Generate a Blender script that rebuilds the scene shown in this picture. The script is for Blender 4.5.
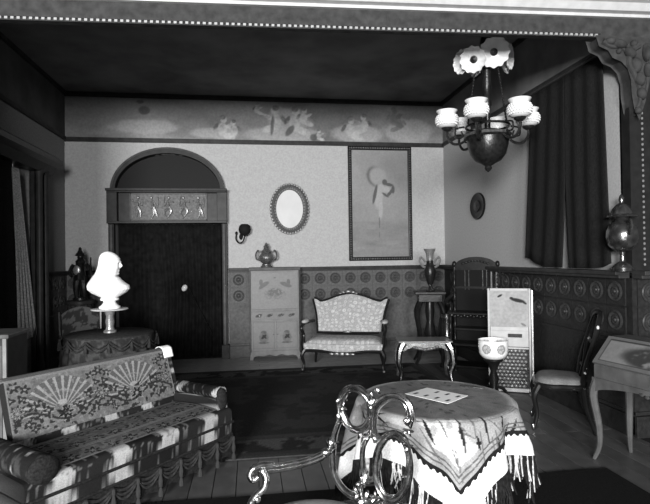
import bpy, math, random
from mathutils import Vector, Matrix
random.seed(7)
for o in list(bpy.data.objects): bpy.data.objects.remove(o)
SC = bpy.context.scene; COL = SC.collection
PI = math.pi; R = math.radians; sin = math.sin; cos = math.cos

# ------------------------------------------------------------------ camera
F = 520.0; H = 1.55; YAW = math.atan(74 / 520); ROLL = 0.014; PIT = math.atan(5.2 / 520)
fw = Vector((sin(YAW) * cos(PIT), cos(YAW) * cos(PIT), sin(PIT)))
r0 = Vector((cos(YAW), -sin(YAW), 0)); u0 = r0.cross(fw)
rt = r0 * cos(ROLL) - u0 * sin(ROLL); up = r0 * sin(ROLL) + u0 * cos(ROLL)
cd = bpy.data.cameras.new('camera'); cam = bpy.data.objects.new('camera', cd); COL.objects.link(cam)
cam.matrix_world = Matrix(((rt.x, up.x, -fw.x, 0), (rt.y, up.y, -fw.y, 0), (rt.z, up.z, -fw.z, H), (0, 0, 0, 1)))
cd.sensor_fit = 'HORIZONTAL'; cd.sensor_width = 36; cd.lens = F * 36 / 650; cd.clip_start = 0.05
SC.camera = cam

def ray(px, py): return fw + rt * ((px - 325) / F) + up * ((252 - py) / F)
def fl(px, py, z=0.0):
    d = ray(px, py); return Vector((0, 0, H)) + d * ((z - H) / d.z)
def atY(px, py, Y):
    d = ray(px, py); return Vector((0, 0, H)) + d * (Y / d.y)
def atX(px, py, X):
    d = ray(px, py); return Vector((0, 0, H)) + d * (X / d.x)
def onplane(px, py, p, n):
    d = ray(px, py); c = Vector((0, 0, H)); return c + d * ((Vector(p) - c).dot(n) / d.dot(n))

# ------------------------------------------------------------------ world, light, exposure
w = bpy.data.worlds.new('World'); SC.world = w; w.use_nodes = True
w.node_tree.nodes['Background'].inputs[0].default_value = (0.8, 0.8, 0.8, 1)
w.node_tree.nodes['Background'].inputs[1].default_value = 0.12
def area(name, loc, target, sx, sy, power):
    l = bpy.data.lights.new(name, 'AREA'); l.shape = 'RECTANGLE'; l.size = sx; l.size_y = sy; l.energy = power
    o = bpy.data.objects.new(name, l); COL.objects.link(o); o.location = loc
    o.rotation_euler = (Vector(target) - Vector(loc)).to_track_quat('-Z', 'Y').to_euler()
    return o
area('window_daylight', (-3.0, -6.9, 2.5), (0.8, 8, 2.0), 2.3, 1.9, 1600)
area('window_daylight', (0.35, -6.9, 2.5), (-0.5, 8, 2.0), 1.4, 1.9, 640)  # fill lamp added to brighten the left, no known window there
SC.view_settings.view_transform = 'Standard'; SC.view_settings.look = 'None'
SC.view_settings.gamma = 1; SC.view_settings.use_curve_mapping = False
SC.view_settings.exposure = 0.48

# ------------------------------------------------------------------ materials
MATS = {}
def mat(name, g, rough=0.6, metal=0.0, ns=0.0, na=0.0, bump=0.0, bs=None, vcol=False, spec=None, trans=0.0):
    if name in MATS: return MATS[name]
    m = bpy.data.materials.new(name); m.use_nodes = True; MATS[name] = m
    nt = m.node_tree; b = nt.nodes['Principled BSDF']
    b.inputs['Roughness'].default_value = rough; b.inputs['Metallic'].default_value = metal
    b.inputs['Base Color'].default_value = (g, g, g, 1)
    b.inputs['Specular IOR Level'].default_value = spec if spec is not None else (.5 if rough < .3 else .10)
    if trans: b.inputs['Transmission Weight'].default_value = trans
    tc = nt.nodes.new('ShaderNodeTexCoord'); last = None
    if vcol:
        at = nt.nodes.new('ShaderNodeAttribute'); at.attribute_name = 'paint'; last = at.outputs['Color']
        nt.links.new(last, b.inputs['Base Color'])
    if na:
        nz = nt.nodes.new('ShaderNodeTexNoise'); nz.inputs['Scale'].default_value = ns; nz.inputs['Detail'].default_value = 5
        nt.links.new(tc.outputs['Object'], nz.inputs['Vector'])
        mr = nt.nodes.new('ShaderNodeMapRange'); mr.inputs[1].default_value = 0.3; mr.inputs[2].default_value = 0.7
        mr.inputs[3].default_value = 1 - na; mr.inputs[4].default_value = 1 + na
        nt.links.new(nz.outputs['Fac'], mr.inputs[0])
        mx = nt.nodes.new('ShaderNodeVectorMath'); mx.operation = 'SCALE'
        if last: nt.links.new(last, mx.inputs[0])
        else: mx.inputs[0].default_value = (g, g, g)
        nt.links.new(mr.outputs[0], mx.inputs['Scale']); nt.links.new(mx.outputs[0], b.inputs['Base Color'])
    if bump:
        n2 = nt.nodes.new('ShaderNodeTexNoise'); n2.inputs['Scale'].default_value = bs or ns or 50; n2.inputs['Detail'].default_value = 4
        nt.links.new(tc.outputs['Object'], n2.inputs['Vector'])
        bp = nt.nodes.new('ShaderNodeBump'); bp.inputs['Strength'].default_value = bump; bp.inputs['Distance'].default_value = 0.01
        nt.links.new(n2.outputs['Fac'], bp.inputs['Height']); nt.links.new(bp.outputs[0], b.inputs['Normal'])
    return m
M_WALL = mat('wallpaper', 0.37, 0.85, ns=45, na=0.11, bump=0.2, bs=90)
M_CEIL = mat('painted_ceiling', 0.15, 0.9, ns=1.6, na=0.35)
M_FRONTWALL = mat('front_room_paint', 0.10, 0.9, ns=8, na=0.05)
M_FLOORB = mat('floor_joint', 0.02, 0.9)
M_PLANK = [mat('floor_board_%s' % s, g, 0.38, ns=9, na=0.22, bump=0.05, spec=.5) for s, g in (('pale', .078), ('mid', .07), ('dark', .062))]
M_DADO = mat('dado_paper', 0.085, 0.6, ns=25, na=0.22, bump=0.3, bs=60)
M_DADO2 = mat('dado_tile', 0.09, 0.5, ns=40, na=0.2, bump=0.35, bs=70)
M_ROSE = mat('dado_rosette', 0.055, 0.4, ns=60, na=0.3)
M_WOOD = mat('dark_wood', 0.03, 0.4, ns=12, na=0.3, bump=0.1)
M_WOODD = mat('ebonised_wood', 0.009, 0.3, ns=14, na=0.3, bump=0.15, spec=.2)
M_WOODM = mat('walnut_trim', 0.075, 0.45, ns=14, na=0.25, bump=0.1)
M_CASE = mat('door_casing', 0.028, 0.45, ns=10, na=0.2)
M_SATIN = mat('satinwood', 0.18, 0.45, ns=10, na=0.18)
M_PAINTV = mat('painted_surface', 0.3, 0.6, vcol=True, ns=30, na=0.12)
M_PAINTG = mat('varnished_painting', 0.3, 0.35, vcol=True, ns=40, na=0.08)
M_CLOTHV = mat('woven_cloth', 0.3, 0.9, vcol=True, ns=140, na=0.22, bump=0.35, bs=180)
M_RUGV = mat('rug_pile', 0.05, 1.0, vcol=True, ns=70, na=0.35, bump=0.6, bs=200)
M_BLACKRUG = mat('black_rug_pile', 0.008, 1.0, ns=60, na=0.4, bump=0.6, bs=200)
M_CURT = mat('dark_curtain', 0.014, 0.95, ns=50, na=0.35, bump=0.4, bs=90)
M_PORT = mat('portiere_velvet', 0.007, 0.95, ns=12, na=0.5, bump=0.3, bs=60)
M_LACE = mat('lace_curtain', 0.3, 0.9, ns=60, na=0.4, bump=0.3, bs=80)
M_MARBLE = mat('white_marble', 0.86, 0.45)
M_WHITEGL = mat('white_glass', 0.62, 0.25, ns=90, na=0.05)
M_WHITECL = mat('white_cloth', 0.85, 0.9, bump=0.2, bs=150)
M_PORC = mat('porcelain', 0.75, 0.2, vcol=True)
M_GILT = mat('gilt', 0.45, 0.22, 1.0, ns=40, na=0.45, bump=0.15, bs=60)
M_GILTD = mat('dull_gilt', 0.20, 0.35, 0.7, ns=40, na=0.45, bump=0.3, bs=70)
M_BRONZE = mat('bronze', 0.035, 0.3, 0.7, ns=30, na=0.4, bump=0.2, bs=60)
M_SILVER = mat('dark_silver', 0.16, 0.18, 0.9, ns=20, na=0.5, bump=0.15, bs=30)
M_MIRROR = mat('mirror_glass', 0.55, 0.5, 0.0, ns=4, na=.06)
M_DKGLASS = mat('dark_glass', 0.012, 0.15, ns=4, na=0.6)
M_DARKROOM = mat('dark_hall', 0.01, 0.95)
M_PLASTER = mat('pale_plaster', 0.45, 0.8, ns=12, na=0.1)
M_FASCIA = mat('beam_fascia', 0.038, 0.8, ns=14, na=0.35, bump=0.1)
M_BEAD = mat('bead_gilt', 0.33, 0.4, 0.2)
M_PANE = mat('window_glass', 0.9, 0.05, trans=1.0)
M_PEWTER = mat('pewter', 0.3, 0.3, 0.6, ns=60, na=0.3)
M_FIGUREB = mat('relief_bronze', 0.3, 0.35, 0.6, ns=50, na=0.5, bump=0.3, bs=80)
M_FLORAL = mat('floral_brocade', 0.4, 0.75, vcol=True, ns=90, na=0.15, bump=0.3, bs=120)
M_FRINGE = mat('dark_fringe', 0.016, 0.9, ns=80, na=0.5, bump=0.4, bs=120)
M_FRINGEV = mat('tablecloth_fringe', 0.3, 0.95, vcol=True, ns=60, na=0.6)

# ------------------------------------------------------------------ mesh helpers
def cr(P, n=8, closed=False):
    P = [Vector(p) for p in P]; out = []; N = len(P)
    rng = range(N) if closed else range(N - 1)
    for i in rng:
        if closed: a, b, c, d = P[(i - 1) % N], P[i], P[(i + 1) % N], P[(i + 2) % N]
        else: a, b, c, d = P[max(i - 1, 0)], P[i], P[i + 1], P[min(i + 2, N - 1)]
        for k in range(n):
            t = k / n
            out.append(0.5 * ((2 * b) + (c - a) * t + (2 * a - 5 * b + 4 * c - d) * t * t + (3 * b - a - 3 * c + d) * t ** 3))
    if not closed: out.append(P[-1])
    return out
class MB:
    def __init__(s): s.v = []; s.f = []; s.c = []
    def add(s, vs, fs, cs=None):
        n = len(s.v); s.v += [tuple(v) for v in vs]; s.f += [tuple(i + n for i in f) for f in fs]
        s.c += list(cs) if cs else [0.5] * len(vs); return s
    def box(s, c, d, rz=0.0, col=None):
        x, y, z = c; a, b, e = d[0] / 2, d[1] / 2, d[2] / 2; vs = []
        for k in (-1, 1):
            for i, j in ((-1, -1), (1, -1), (1, 1), (-1, 1)):
                X, Y = i * a, j * b; vs.append((x + X * cos(rz) - Y * sin(rz), y + X * sin(rz) + Y * cos(rz), z + k * e))
        return s.add(vs, [(3, 2, 1, 0), (4, 5, 6, 7), (0, 1, 5, 4), (1, 2, 6, 5), (2, 3, 7, 6), (3, 0, 4, 7)], [col] * 8 if col is not None else None)
    def lathe(s, prof, seg=16, loc=(0, 0, 0), mx=None, wave=None, sx=1, sy=1, cf=None):
        vs = []; cs = []; n = len(prof)
        for i, (r, z) in enumerate(prof):
            for k in range(seg):
                a = 2 * PI * k / seg; q = r * (wave(a, i / (n - 1)) if wave else 1)
                p = Vector((q * cos(a) * sx, q * sin(a) * sy, z)); cs.append(cf(a, z) if cf else 0.5)
                if mx: p = mx @ p
                vs.append((p.x + loc[0], p.y + loc[1], p.z + loc[2]))
        fs = [(i * seg + k, i * seg + (k + 1) % seg, (i + 1) * seg + (k + 1) % seg, (i + 1) * seg + k) for i in range(n - 1) for k in range(seg)]
        if prof[0][0] > 1e-4: fs.append(tuple(range(seg - 1, -1, -1)))
        if prof[-1][0] > 1e-4: fs.append(tuple((n - 1) * seg + k for k in range(seg)))
        return s.add(vs, fs, cs)
    def ell(s, c, r, seg=12, rings=8, mx=None):
        if not hasattr(r, '__len__'): r = (r, r, r)
        vs = []
        for i in range(rings + 1):
            t = PI * i / rings - PI / 2; q = max(cos(t), 1e-3)
            for k in range(seg):
                a = 2 * PI * k / seg; p = Vector((r[0] * q * cos(a), r[1] * q * sin(a), r[2] * sin(t)))
                if mx: p = mx @ p
                vs.append((p.x + c[0], p.y + c[1], p.z + c[2]))
        return s.add(vs, [(i * seg + k, i * seg + (k + 1) % seg, (i + 1) * seg + (k + 1) % seg, (i + 1) * seg + k) for i in range(rings) for k in range(seg)])
    def tube(s, P, rad, seg=8, closed=False, flat=1.0, cf=None):
        P = [Vector(p) for p in P]; N = len(P); vs = []; cs = []
        rr = (lambda t: rad(t)) if callable(rad) else (lambda t: rad)
        T = []
        for i in range(N):
            a = P[(i - 1) % N] if closed or i else P[0]; b = P[(i + 1) % N] if closed or i < N - 1 else P[-1]
            t = (b - a); T.append(t.normalized() if t.length > 1e-9 else Vector((0, 0, 1)))
        ref = Vector((0, 0, 1)) if abs(T[0].z) < .9 else Vector((1, 0, 0))
        n = T[0].cross(ref).normalized()
        for i in range(N):
            n = (n - T[i] * n.dot(T[i])); n = n.normalized() if n.length > 1e-6 else T[i].orthogonal().normalized()
            b = T[i].cross(n); q = rr(i / (N - 1))
            for k in range(seg):
                a = 2 * PI * k / seg; vs.append(P[i] + n * (q * cos(a)) + b * (q * flat * sin(a))); cs.append(cf(i / (N - 1)) if cf else 0.5)
        L = N if closed else N - 1
        fs = [(i * seg + k, i * seg + (k + 1) % seg, ((i + 1) % N) * seg + (k + 1) % seg, ((i + 1) % N) * seg + k) for i in range(L) for k in range(seg)]
        if not closed: fs += [tuple(range(seg - 1, -1, -1)), tuple((N - 1) * seg + k for k in range(seg))]
        return s.add(vs, fs, cs)
    def prism(s, poly, a, b, axis='y'):
        n = len(poly)
        def P(u, v, t): return {'y': (u, t, v), 'x': (t, u, v), 'z': (u, v, t)}[axis]
        vs = [P(u, v, a) for u, v in poly] + [P(u, v, b) for u, v in poly]
        fs = [tuple(range(n)), tuple(range(2 * n - 1, n - 1, -1))] + [(i, (i + 1) % n, n + (i + 1) % n, n + i) for i in range(n)]
        return s.add(vs, fs)
    def grid(s, fn, nu, nv, cf=None, wrapu=False):
        vs = []; cs = []; U = nu if wrapu else nu + 1
        for j in range(nv + 1):
            for i in range(U):
                u, v = i / nu, j / nv; vs.append(tuple(fn(u, v))); cs.append(cf(u, v) if cf else 0.5)
        fs = [(j * U + i, j * U + (i + 1) % U, (j + 1) * U + (i + 1) % U, (j + 1) * U + i) for j in range(nv) for i in range(nu)]
        return s.add(vs, fs, cs)
    def mesh(s, name, m, smooth=True, ang=40):
        me = bpy.data.meshes.new(name); me.from_pydata(s.v, [], s.f); me.update()
        at = me.color_attributes.new('paint', 'FLOAT_COLOR', 'POINT')
        buf = []
        for c in s.c:
            c = 0.5 if c is None else max(c, 0.0); buf += [c, c, c, 1]
        at.data.foreach_set('color', buf)
        me.materials.append(m)
        if smooth: me.shade_smooth(); me.set_sharp_from_angle(angle=R(ang))
        return me
    def build(s, name, m, parent=None, loc=(0, 0, 0), rz=0.0, smooth=True, bevel=0, solid=0, ang=40):
        o = bpy.data.objects.new(name, s.mesh(name, m, smooth, ang)); COL.objects.link(o)
        o.location = loc; o.rotation_euler[2] = rz
        if parent: o.parent = parent
        if bevel: b = o.modifiers.new('bevel', 'BEVEL'); b.width = bevel; b.segments = 2; b.limit_method = 'ANGLE'
        if solid: b = o.modifiers.new('solid', 'SOLIDIFY'); b.thickness = solid; b.offset = 0
        return o
def inst(o, parent, loc, rz=0.0, sc=None):
    c = o.copy(); COL.objects.link(c); c.parent = parent; c.location = loc; c.rotation_euler[2] = rz
    if sc: c.scale = sc
    return c
def thing(name, label, cat, loc=(0, 0, 0), rz=0.0, group=None):
    o = bpy.data.objects.new(name, None); COL.objects.link(o); o.location = loc; o.rotation_euler[2] = rz; o.empty_display_size = .1
    o['label'] = label; o['category'] = cat
    if group: o['group'] = group
    return o
def tag(o, label, cat, group=None):
    o['label'] = label; o['category'] = cat
    if group: o['group'] = group
    return o
def struct(o, label, cat):
    o['kind'] = 'structure'; o['label'] = label; o['category'] = cat; return o
def _h(i, j, s): 
    n = (i * 374761393 + j * 668265263 + s * 974711) & 0xffffffff; n = ((n ^ (n >> 13)) * 1274126177) & 0xffffffff
    return ((n ^ (n >> 16)) & 0xffff) / 65535
def vn(x, y, s=0):
    i, j = math.floor(x), math.floor(y); a, b = x - i, y - j; a = a * a * (3 - 2 * a); b = b * b * (3 - 2 * b)
    return (_h(i, j, s) * (1 - a) + _h(i + 1, j, s) * a) * (1 - b) + (_h(i, j + 1, s) * (1 - a) + _h(i + 1, j + 1, s) * a) * b
def fbm(x, y, s=0): return vn(x, y, s) * .5 + vn(2 * x, 2 * y, s + 1) * .3 + vn(4 * x, 4 * y, s + 2) * .2
def sst(a, b, x):
    t = min(max((x - a) / (b - a), 0), 1); return t * t * (3 - 2 * t)
def blob(x, y, cx, cy, rx, ry, a=0.0):
    dx, dy = x - cx, y - cy; X = dx * cos(a) + dy * sin(a); Y = -dx * sin(a) + dy * cos(a)
    return 1 - sst(.75, 1.15, math.hypot(X / rx, Y / ry))
def mixc(a, b, t): return a + (b - a) * t

# ------------------------------------------------------------------ the room
YB, XL, XR, ZC = 8.3, -2.765, 3.2, 4.1
YP = 4.0                        # front of the beam between the two rooms
FX0, FX1, FY0 = -4.5, 3.5, -7.0   # front room
ZR, ZD = 3.39, 1.40             # picture rail, dado ledge
DX, DW = -1.245, 0.80           # doorway axis, half opening
fo = struct(MB().box((-.5, .65, -.05), (8.2, 15.5, .076)).build('floor', M_FLOORB, smooth=False), 'dark boarded wooden floor of the parlour', 'floor')
cache = {}
x = XL + .01; k = 0
while x < XR - .02:
    wd = min(.155, XR - x)
    ys = [-3.0, -.6, 1.8, 4.2, 7.25] if k % 2 else [-3.0, .6, 3.0, 5.4, 7.25]
    for a, b in zip(ys[:-1], ys[1:]):
        key = (round(wd, 3), round(b - a, 2), (k * 7 + int(a * 10)) % 3)
        if key not in cache:
            cache[key] = MB().box((0, 0, -.006), (wd - .006, b - a - .006, .012)).mesh('plank', M_PLANK[key[2]], False)
        o = bpy.data.objects.new('plank', cache[key]); COL.objects.link(o); o.parent = fo; o.location = (x + wd / 2, (a + b) / 2, 0)
    x += .155; k += 1

pale = [mat('border_board_%s' % s_, g_, 0.4, ns=9, na=0.22, bump=0.05, spec=.5) for s_, g_ in (('light', .24), ('grey', .21))]  # back strip coloured paler in place of light the sofa blocks
for k in range(7):
    for a, b in (((XL + .01, -.9), (-.9, 1.1), (1.1, XR)) if k % 2 else ((XL + .01, .1), (.1, 2.1), (2.1, XR))):
        o = MB().box((0, 0, -.006), (b - a - .005, .145, .012)).build('plank', pale[(k + int(b * 3)) % 2], fo, ((a + b) / 2, 7.327 + .15 * k, 0), smooth=False)
# back wall with arched doorway
def arch(hw, z0, h, n=20): return [(DX + hw * cos(PI * i / n), z0 + h * sin(PI * i / n)) for i in range(n + 1)]
ZS = 2.60
wb = MB(); ai = arch(DW, ZS, .58)
wb.box(((XL + DX - DW) / 2, YB + .1, ZC / 2), (DX - DW - XL, .2, ZC))
wb.box(((XR + DX + DW) / 2, YB + .1, ZC / 2), (XR - DX - DW, .2, ZC))
top = ai + [(DX - DW, ZC), (DX + DW, ZC)]
wb.prism(top, YB, YB + .2)
struct(wb.build('wall_back', M_WALL, smooth=False), 'pale papered back wall pierced by an arched doorway', 'wall')
# left wall with a tall window opening behind curtains
LY0, LY1, LZ = 5.0, 7.05, 2.82
wl = MB()
wl.box((XL - .1, (LY1 + YB + .2) / 2, ZC / 2), (.2, YB + .2 - LY1, ZC)); wl.box((XL - .1, (YP + LY0) / 2, ZC / 2), (.2, LY0 - YP, ZC))
wl.box((XL - .1, (LY0 + LY1) / 2, (LZ + ZC) / 2), (.2, LY1 - LY0, ZC - LZ)); wl.box((XL - .32, (LY0 + LY1) / 2, 1.4), (.04, LY1 - LY0 + .1, 2.84))
struct(wl.build('wall_left', mat('left_wallpaper', 0.2, .9, ns=50, na=.15), smooth=False), 'dim papered side wall at the left of the alcove', 'wall')  # same paper as the back wall, its shade put into the colour
struct(MB().box((XR + .1, (YP + .1 + YB + .2) / 2, ZC / 2), (.2, YB + .1 - YP, ZC)).build('wall_right', M_WALL, smooth=False), 'pale papered side wall at the right, behind the dark curtain', 'wall')
struct(MB().box(((XL + XR) / 2, (YP + .12 + YB) / 2 + .1, ZC + .05), (XR - XL + .4, YB - YP + .1, .1)).build('ceiling', M_CEIL, smooth=False), 'dark cloudy painted ceiling over the alcove', 'ceiling')
# front room: where the photographer stands, daylight comes through its left window, added fill through the other
struct(MB().box(((FX0 + FX1) / 2, (FY0 + YP) / 2, ZC + .05), (FX1 - FX0 + .4, YP - FY0 + .2, .1)).build('ceiling', M_FRONTWALL, smooth=False), 'plain ceiling over the front room', 'ceiling')
struct(MB().box((FX0 - .1, (FY0 + YP) / 2, ZC / 2), (.2, YP - FY0 + .2, ZC)).build('wall_front_left', M_FRONTWALL, smooth=False), 'side wall of the front room at the left', 'wall')
struct(MB().box((FX1 + .1, (FY0 + YP) / 2, ZC / 2), (.2, YP - FY0 + .2, ZC)).build('wall_front_right', M_FRONTWALL, smooth=False), 'side wall of the front room at the right', 'wall')
wf = MB()
for a, b, z0, z1 in ((FX0, -4.2, 0, ZC), (-1.8, -.4, 0, ZC), (1.1, FX1, 0, ZC), (-4.2, -1.8, 0, 1.5), (-4.2, -1.8, 3.5, ZC), (-.4, 1.1, 0, 1.5), (-.4, 1.1, 3.5, ZC)):
    wf.box(((a + b) / 2, FY0 - .1, (z0 + z1) / 2), (b - a, .2, z1 - z0))
struct(wf.build('wall_front', M_FRONTWALL, smooth=False), 'end wall of the front room with two tall windows', 'wall')
for n, (a, b) in enumerate(((-4.2, -1.8), (-.4, 1.1))):  # second window is made up to go with the added fill lamp
    m = MB(); c = (a + b) / 2
    for xx in (a + .03, c, b - .03): m.box((xx, FY0 - .12, 2.45), (.06, .08, 1.9))
    for zz in (1.53, 2.45, 3.37): m.box((c, FY0 - .12, zz), (b - a, .08, .06))
    o = struct(m.build('window_%d' % (n + 1), M_PLASTER, smooth=False), '%s sash window in the front room end wall' % ('left' if n == 0 else 'middle'), 'window')
# beam, cornice and pilasters between the rooms
ZBM = 3.375
bm_ = struct(MB().box(((FX0 + FX1) / 2, YP + .025, ZBM + .1175), (FX1 - FX0, .05, ZBM + .235 - ZBM)).build('trim_1', M_FASCIA, smooth=False), 'wooden beam with a row of light beads, spanning the room', 'beam')
m = MB()
prof = [(YP - a, ZBM + b) for a, b in ((0, .17), (.03, .17), (.03, .195), (.08, .20), (.12, .25), (.20, .27), (.20, .33), (-.12, .33), (-.12, .24), (0, .24))]
m.prism(prof, FX0, FX1, 'x'); m.build('cornice', M_PLASTER, bm_, smooth=False)
MB().box(((FX0 + FX1) / 2, YP + .06, (ZBM + .33 + ZC) / 2), (FX1 - FX0, .12, ZC - ZBM - .33)).build('upper_panel', M_PLASTER, bm_, smooth=False)
m = MB(); x = -2.7
while x < 2.95: m.box((x, YP - .008, ZBM + .016), (.022, .02, .018)); x += .0445
o = m.build('bead_row', M_BEAD, bm_, smooth=False); o['kind'] = 'stuff'
BR = -.042; pv = Vector((XR, YP, 0)); bm_.rotation_euler[2] = BR; bm_.location = pv - Matrix.Rotation(BR, 3, 'Z') @ pv
m = MB(); m.box((0, YP - .004, ZBM + .03), (5.9, .012, .006)); m.box((0, YP - .004, ZBM + .003), (5.9, .012, .006)); m.build('bead_fillet', M_WOOD, bm_, smooth=False)
for n, (a, b) in enumerate(((XR, FX1), (FX0, -2.2))):  # left pier, out of view, is widened to keep light off the wall
    p = struct(MB().box(((a + b) / 2, YP + .06, ZBM / 2), (b - a, .12, ZBM)).build('trim_%d' % (n + 2), mat('pilaster_wood', .014, .6, ns=14, na=.25), smooth=False), 'dark pilaster with a vertical row of beads at the %s' % ('right' if n == 0 else 'left'), 'pilaster')
    m = MB(); xx = a + .115 if n == 0 else b - .115; z = 1.45
    while z < 3.2: m.ell((xx, YP - .003, z), (.010, .010, .013), 6, 4); z += .0445
    o = m.build('bead_row', mat('dull_bead', .16, .5), p); o['kind'] = 'stuff'
    if n: p.location = (0, .26, 0)
    if n: MB().box(((a + b) / 2, YP - .01, .12), (b - a, .03, .24)).build('plinth', M_WOOD, p, smooth=False, bevel=.005)
# carved corbel under the beam, right
CXO, CZO = .25, .10
co = struct(MB().prism([(a + CXO, b + CZO) for a, b in ((2.62, 3.245), (2.99, 3.245), (3.09, 3.245), (3.09, 2.95), (3.03, 2.72), (2.985, 2.60), (2.955, 2.66), (2.935, 2.78), (2.93, 2.90), (2.90, 3.0), (2.84, 3.06), (2.76, 3.09), (2.72, 3.15), (2.64, 3.18))], YP - .07, YP + .06).build('trim_4', M_FASCIA, smooth=False, bevel=.015), 'carved scroll corbel in the corner under the beam', 'corbel')
for pts, rr in (([(2.99, 3.19), (2.91, 3.13), (2.90, 3.03), (2.95, 2.93), (2.99, 2.82), (2.99, 2.72), (2.96, 2.66)], .03), ([(3.07, 3.17), (3.10, 3.08), (3.07, 2.97), (3.06, 2.85), (3.02, 2.75)], .02), ([(2.66, 3.21), (2.74, 3.17), (2.82, 3.17), (2.88, 3.12)], .025)):
    MB().tube(cr([(a + CXO, YP - .075, b + CZO) for a, b in pts], 6), lambda t, r=rr: r * (1 - .55 * t), 8).build('scroll', M_FASCIA, co)
m = MB()
for a, b, c in ((3.06, 3.17, .035), (2.94, 3.20, .03), (2.97, 2.64, .03), (2.95, 2.98, .028), (2.98, 2.88, .024), (2.80, 3.13, .022)): m.ell((a + CXO, YP - .08, b + CZO), (c, .03, c))
m.build('carved_leaf', M_FASCIA, co)
for a, b, rx, rz_, t in ((2.80, 3.19, .10, .035, .2), (2.90, 3.12, .075, .04, .8), (2.955, 3.02, .085, .045, 1.3), (2.985, 2.90, .08, .04, 1.4), (3.0, 2.78, .07, .035, 1.2), (3.05, 3.12, .09, .03, 1.5), (3.06, 2.98, .08, .028, 1.5), (2.72, 3.205, .06, .03, .1)):
    MB().ell((a + CXO, YP - .085, b + CZO), (rx * .75, .045, rz_), 12, 8, Matrix.Rotation(t, 3, 'Y')).build('acanthus_leaf', M_FASCIA, co)
# mouldings
def rail(name, label, z, hgt, dep, mtl):
    m = MB(); m.box(((XL + XR) / 2, YB - dep / 2, z), (XR - XL, dep, hgt)); m.box((XR - dep / 2, (YP + .12 + YB) / 2, z), (dep, YB - YP - .12, hgt)); m.box((XL + dep / 2, (YP + .12 + YB) / 2, z), (dep, YB - YP - .12, hgt))
    m.box(((XL + XR) / 2, YB - dep * .35, z - hgt * .6), (XR - XL, dep * .7, hgt * .4))
    return struct(m.build(name, mtl, smooth=False), label, 'moulding')
rail('trim_5', 'dark picture rail below the painted frieze', ZR, .05, .04, M_WOOD)
rail('trim_6', 'dark moulding between frieze and ceiling', ZC - .025, .05, .05, M_WOOD)

# painted frieze with cherubs and clouds
def fig(x, y, cx, cy, s, fl_=1):
    "a small plump seated child of paint: returns (light, dark)"
    L = max(blob(x, y, cx, cy, .075 * s, .11 * s), blob(x, y, cx + fl_ * .10 * s, cy - .10 * s, .11 * s, .05 * s, -.3 * fl_), blob(x, y, cx + fl_ * .02 * s, cy + .155 * s, .052 * s, .06 * s), blob(x, y, cx + fl_ * .10 * s, cy + .06 * s, .09 * s, .028 * s, .5 * fl_))
    D = max(blob(x, y, cx + fl_ * .005 * s, cy + .19 * s, .05 * s, .04 * s), blob(x, y, cx - fl_ * .10 * s, cy + .04 * s, .07 * s, .03 * s, 1.0 * fl_))
    return L, D
def frieze(u, v):
    x = XL + u * (XR - XL); y = 3.42 + v * .65
    g = .15 + .07 * (fbm(x * 1.3, y * 3, 3) - .5) * 2
    cl = 0
    for cx, cy, rx, ry in ((-.55, 3.52, .35, .10), (.55, 3.52, .62, .12), (1.75, 3.56, .42, .16), (2.6, 3.6, .4, .2), (.62, 3.75, .35, .2), (-1.6, 3.6, .5, .12)):
        cl = max(cl, blob(x, y, cx, cy, rx * (.8 + .5 * fbm(x * 6, y * 6, 9)), ry * (.7 + .7 * fbm(x * 5, y * 5, 5))))
    g = mixc(g, .27, cl * .8)
    for cx, cy, s, d in ((-.42, 3.58, 1.0, 1), (-.24, 3.56, .8, -1), (.42, 3.72, 1.15, -1), (.72, 3.70, 1.2, 1), (.86, 3.78, .8, 1), (1.62, 3.60, 1.05, 1), (1.86, 3.68, .9, -1), (2.35, 3.80, .9, 1), (2.45, 3.72, .8, -1), (.12, 3.90, .5, 1), (1.1, 3.50, .5, 1)):
        L, D = fig(x, y, cx, cy, s, d)
        if cx > 2: g = mixc(g, .10, max(L, D) * .7)
        else:
            nb = sst(.25, .6, fbm(x * 14, y * 14, 31)); g = mixc(mixc(g, .36, L * (.25 + .6 * nb)), .07, D * (.35 + .5 * nb))
    D = max(blob(x, y, .64, 3.58, .11, .05, .9), blob(x, y, .36, 3.66, .03, .17, -.1), blob(x, y, 1.02, 3.48, .06, .06), blob(x, y, -2.2 + .6, 3.85, .09, .07), blob(x, y, -1.66, 3.98, .06, .03))
    return 1.3 * mixc(g, .045, D * .8)
o = MB().grid(lambda u, v: (XL + u * (XR - XL), YB - .006, 3.42 + v * .65), 380, 46, frieze).build('trim_7', M_PAINTV, smooth=False, solid=.008)
struct(o, 'painted frieze of cherubs among clouds above the back wall', 'frieze')
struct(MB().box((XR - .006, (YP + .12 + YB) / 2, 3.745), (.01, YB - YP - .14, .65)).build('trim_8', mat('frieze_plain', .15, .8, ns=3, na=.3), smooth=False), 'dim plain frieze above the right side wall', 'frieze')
struct(MB().box((XL + .006, (YP + .12 + YB) / 2, 3.745), (.01, YB - YP - .14, .65)).build('trim_9', mat('frieze_left', .07, .8, ns=3, na=.3), smooth=False), 'dark plain frieze above the left side wall', 'frieze')

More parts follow.
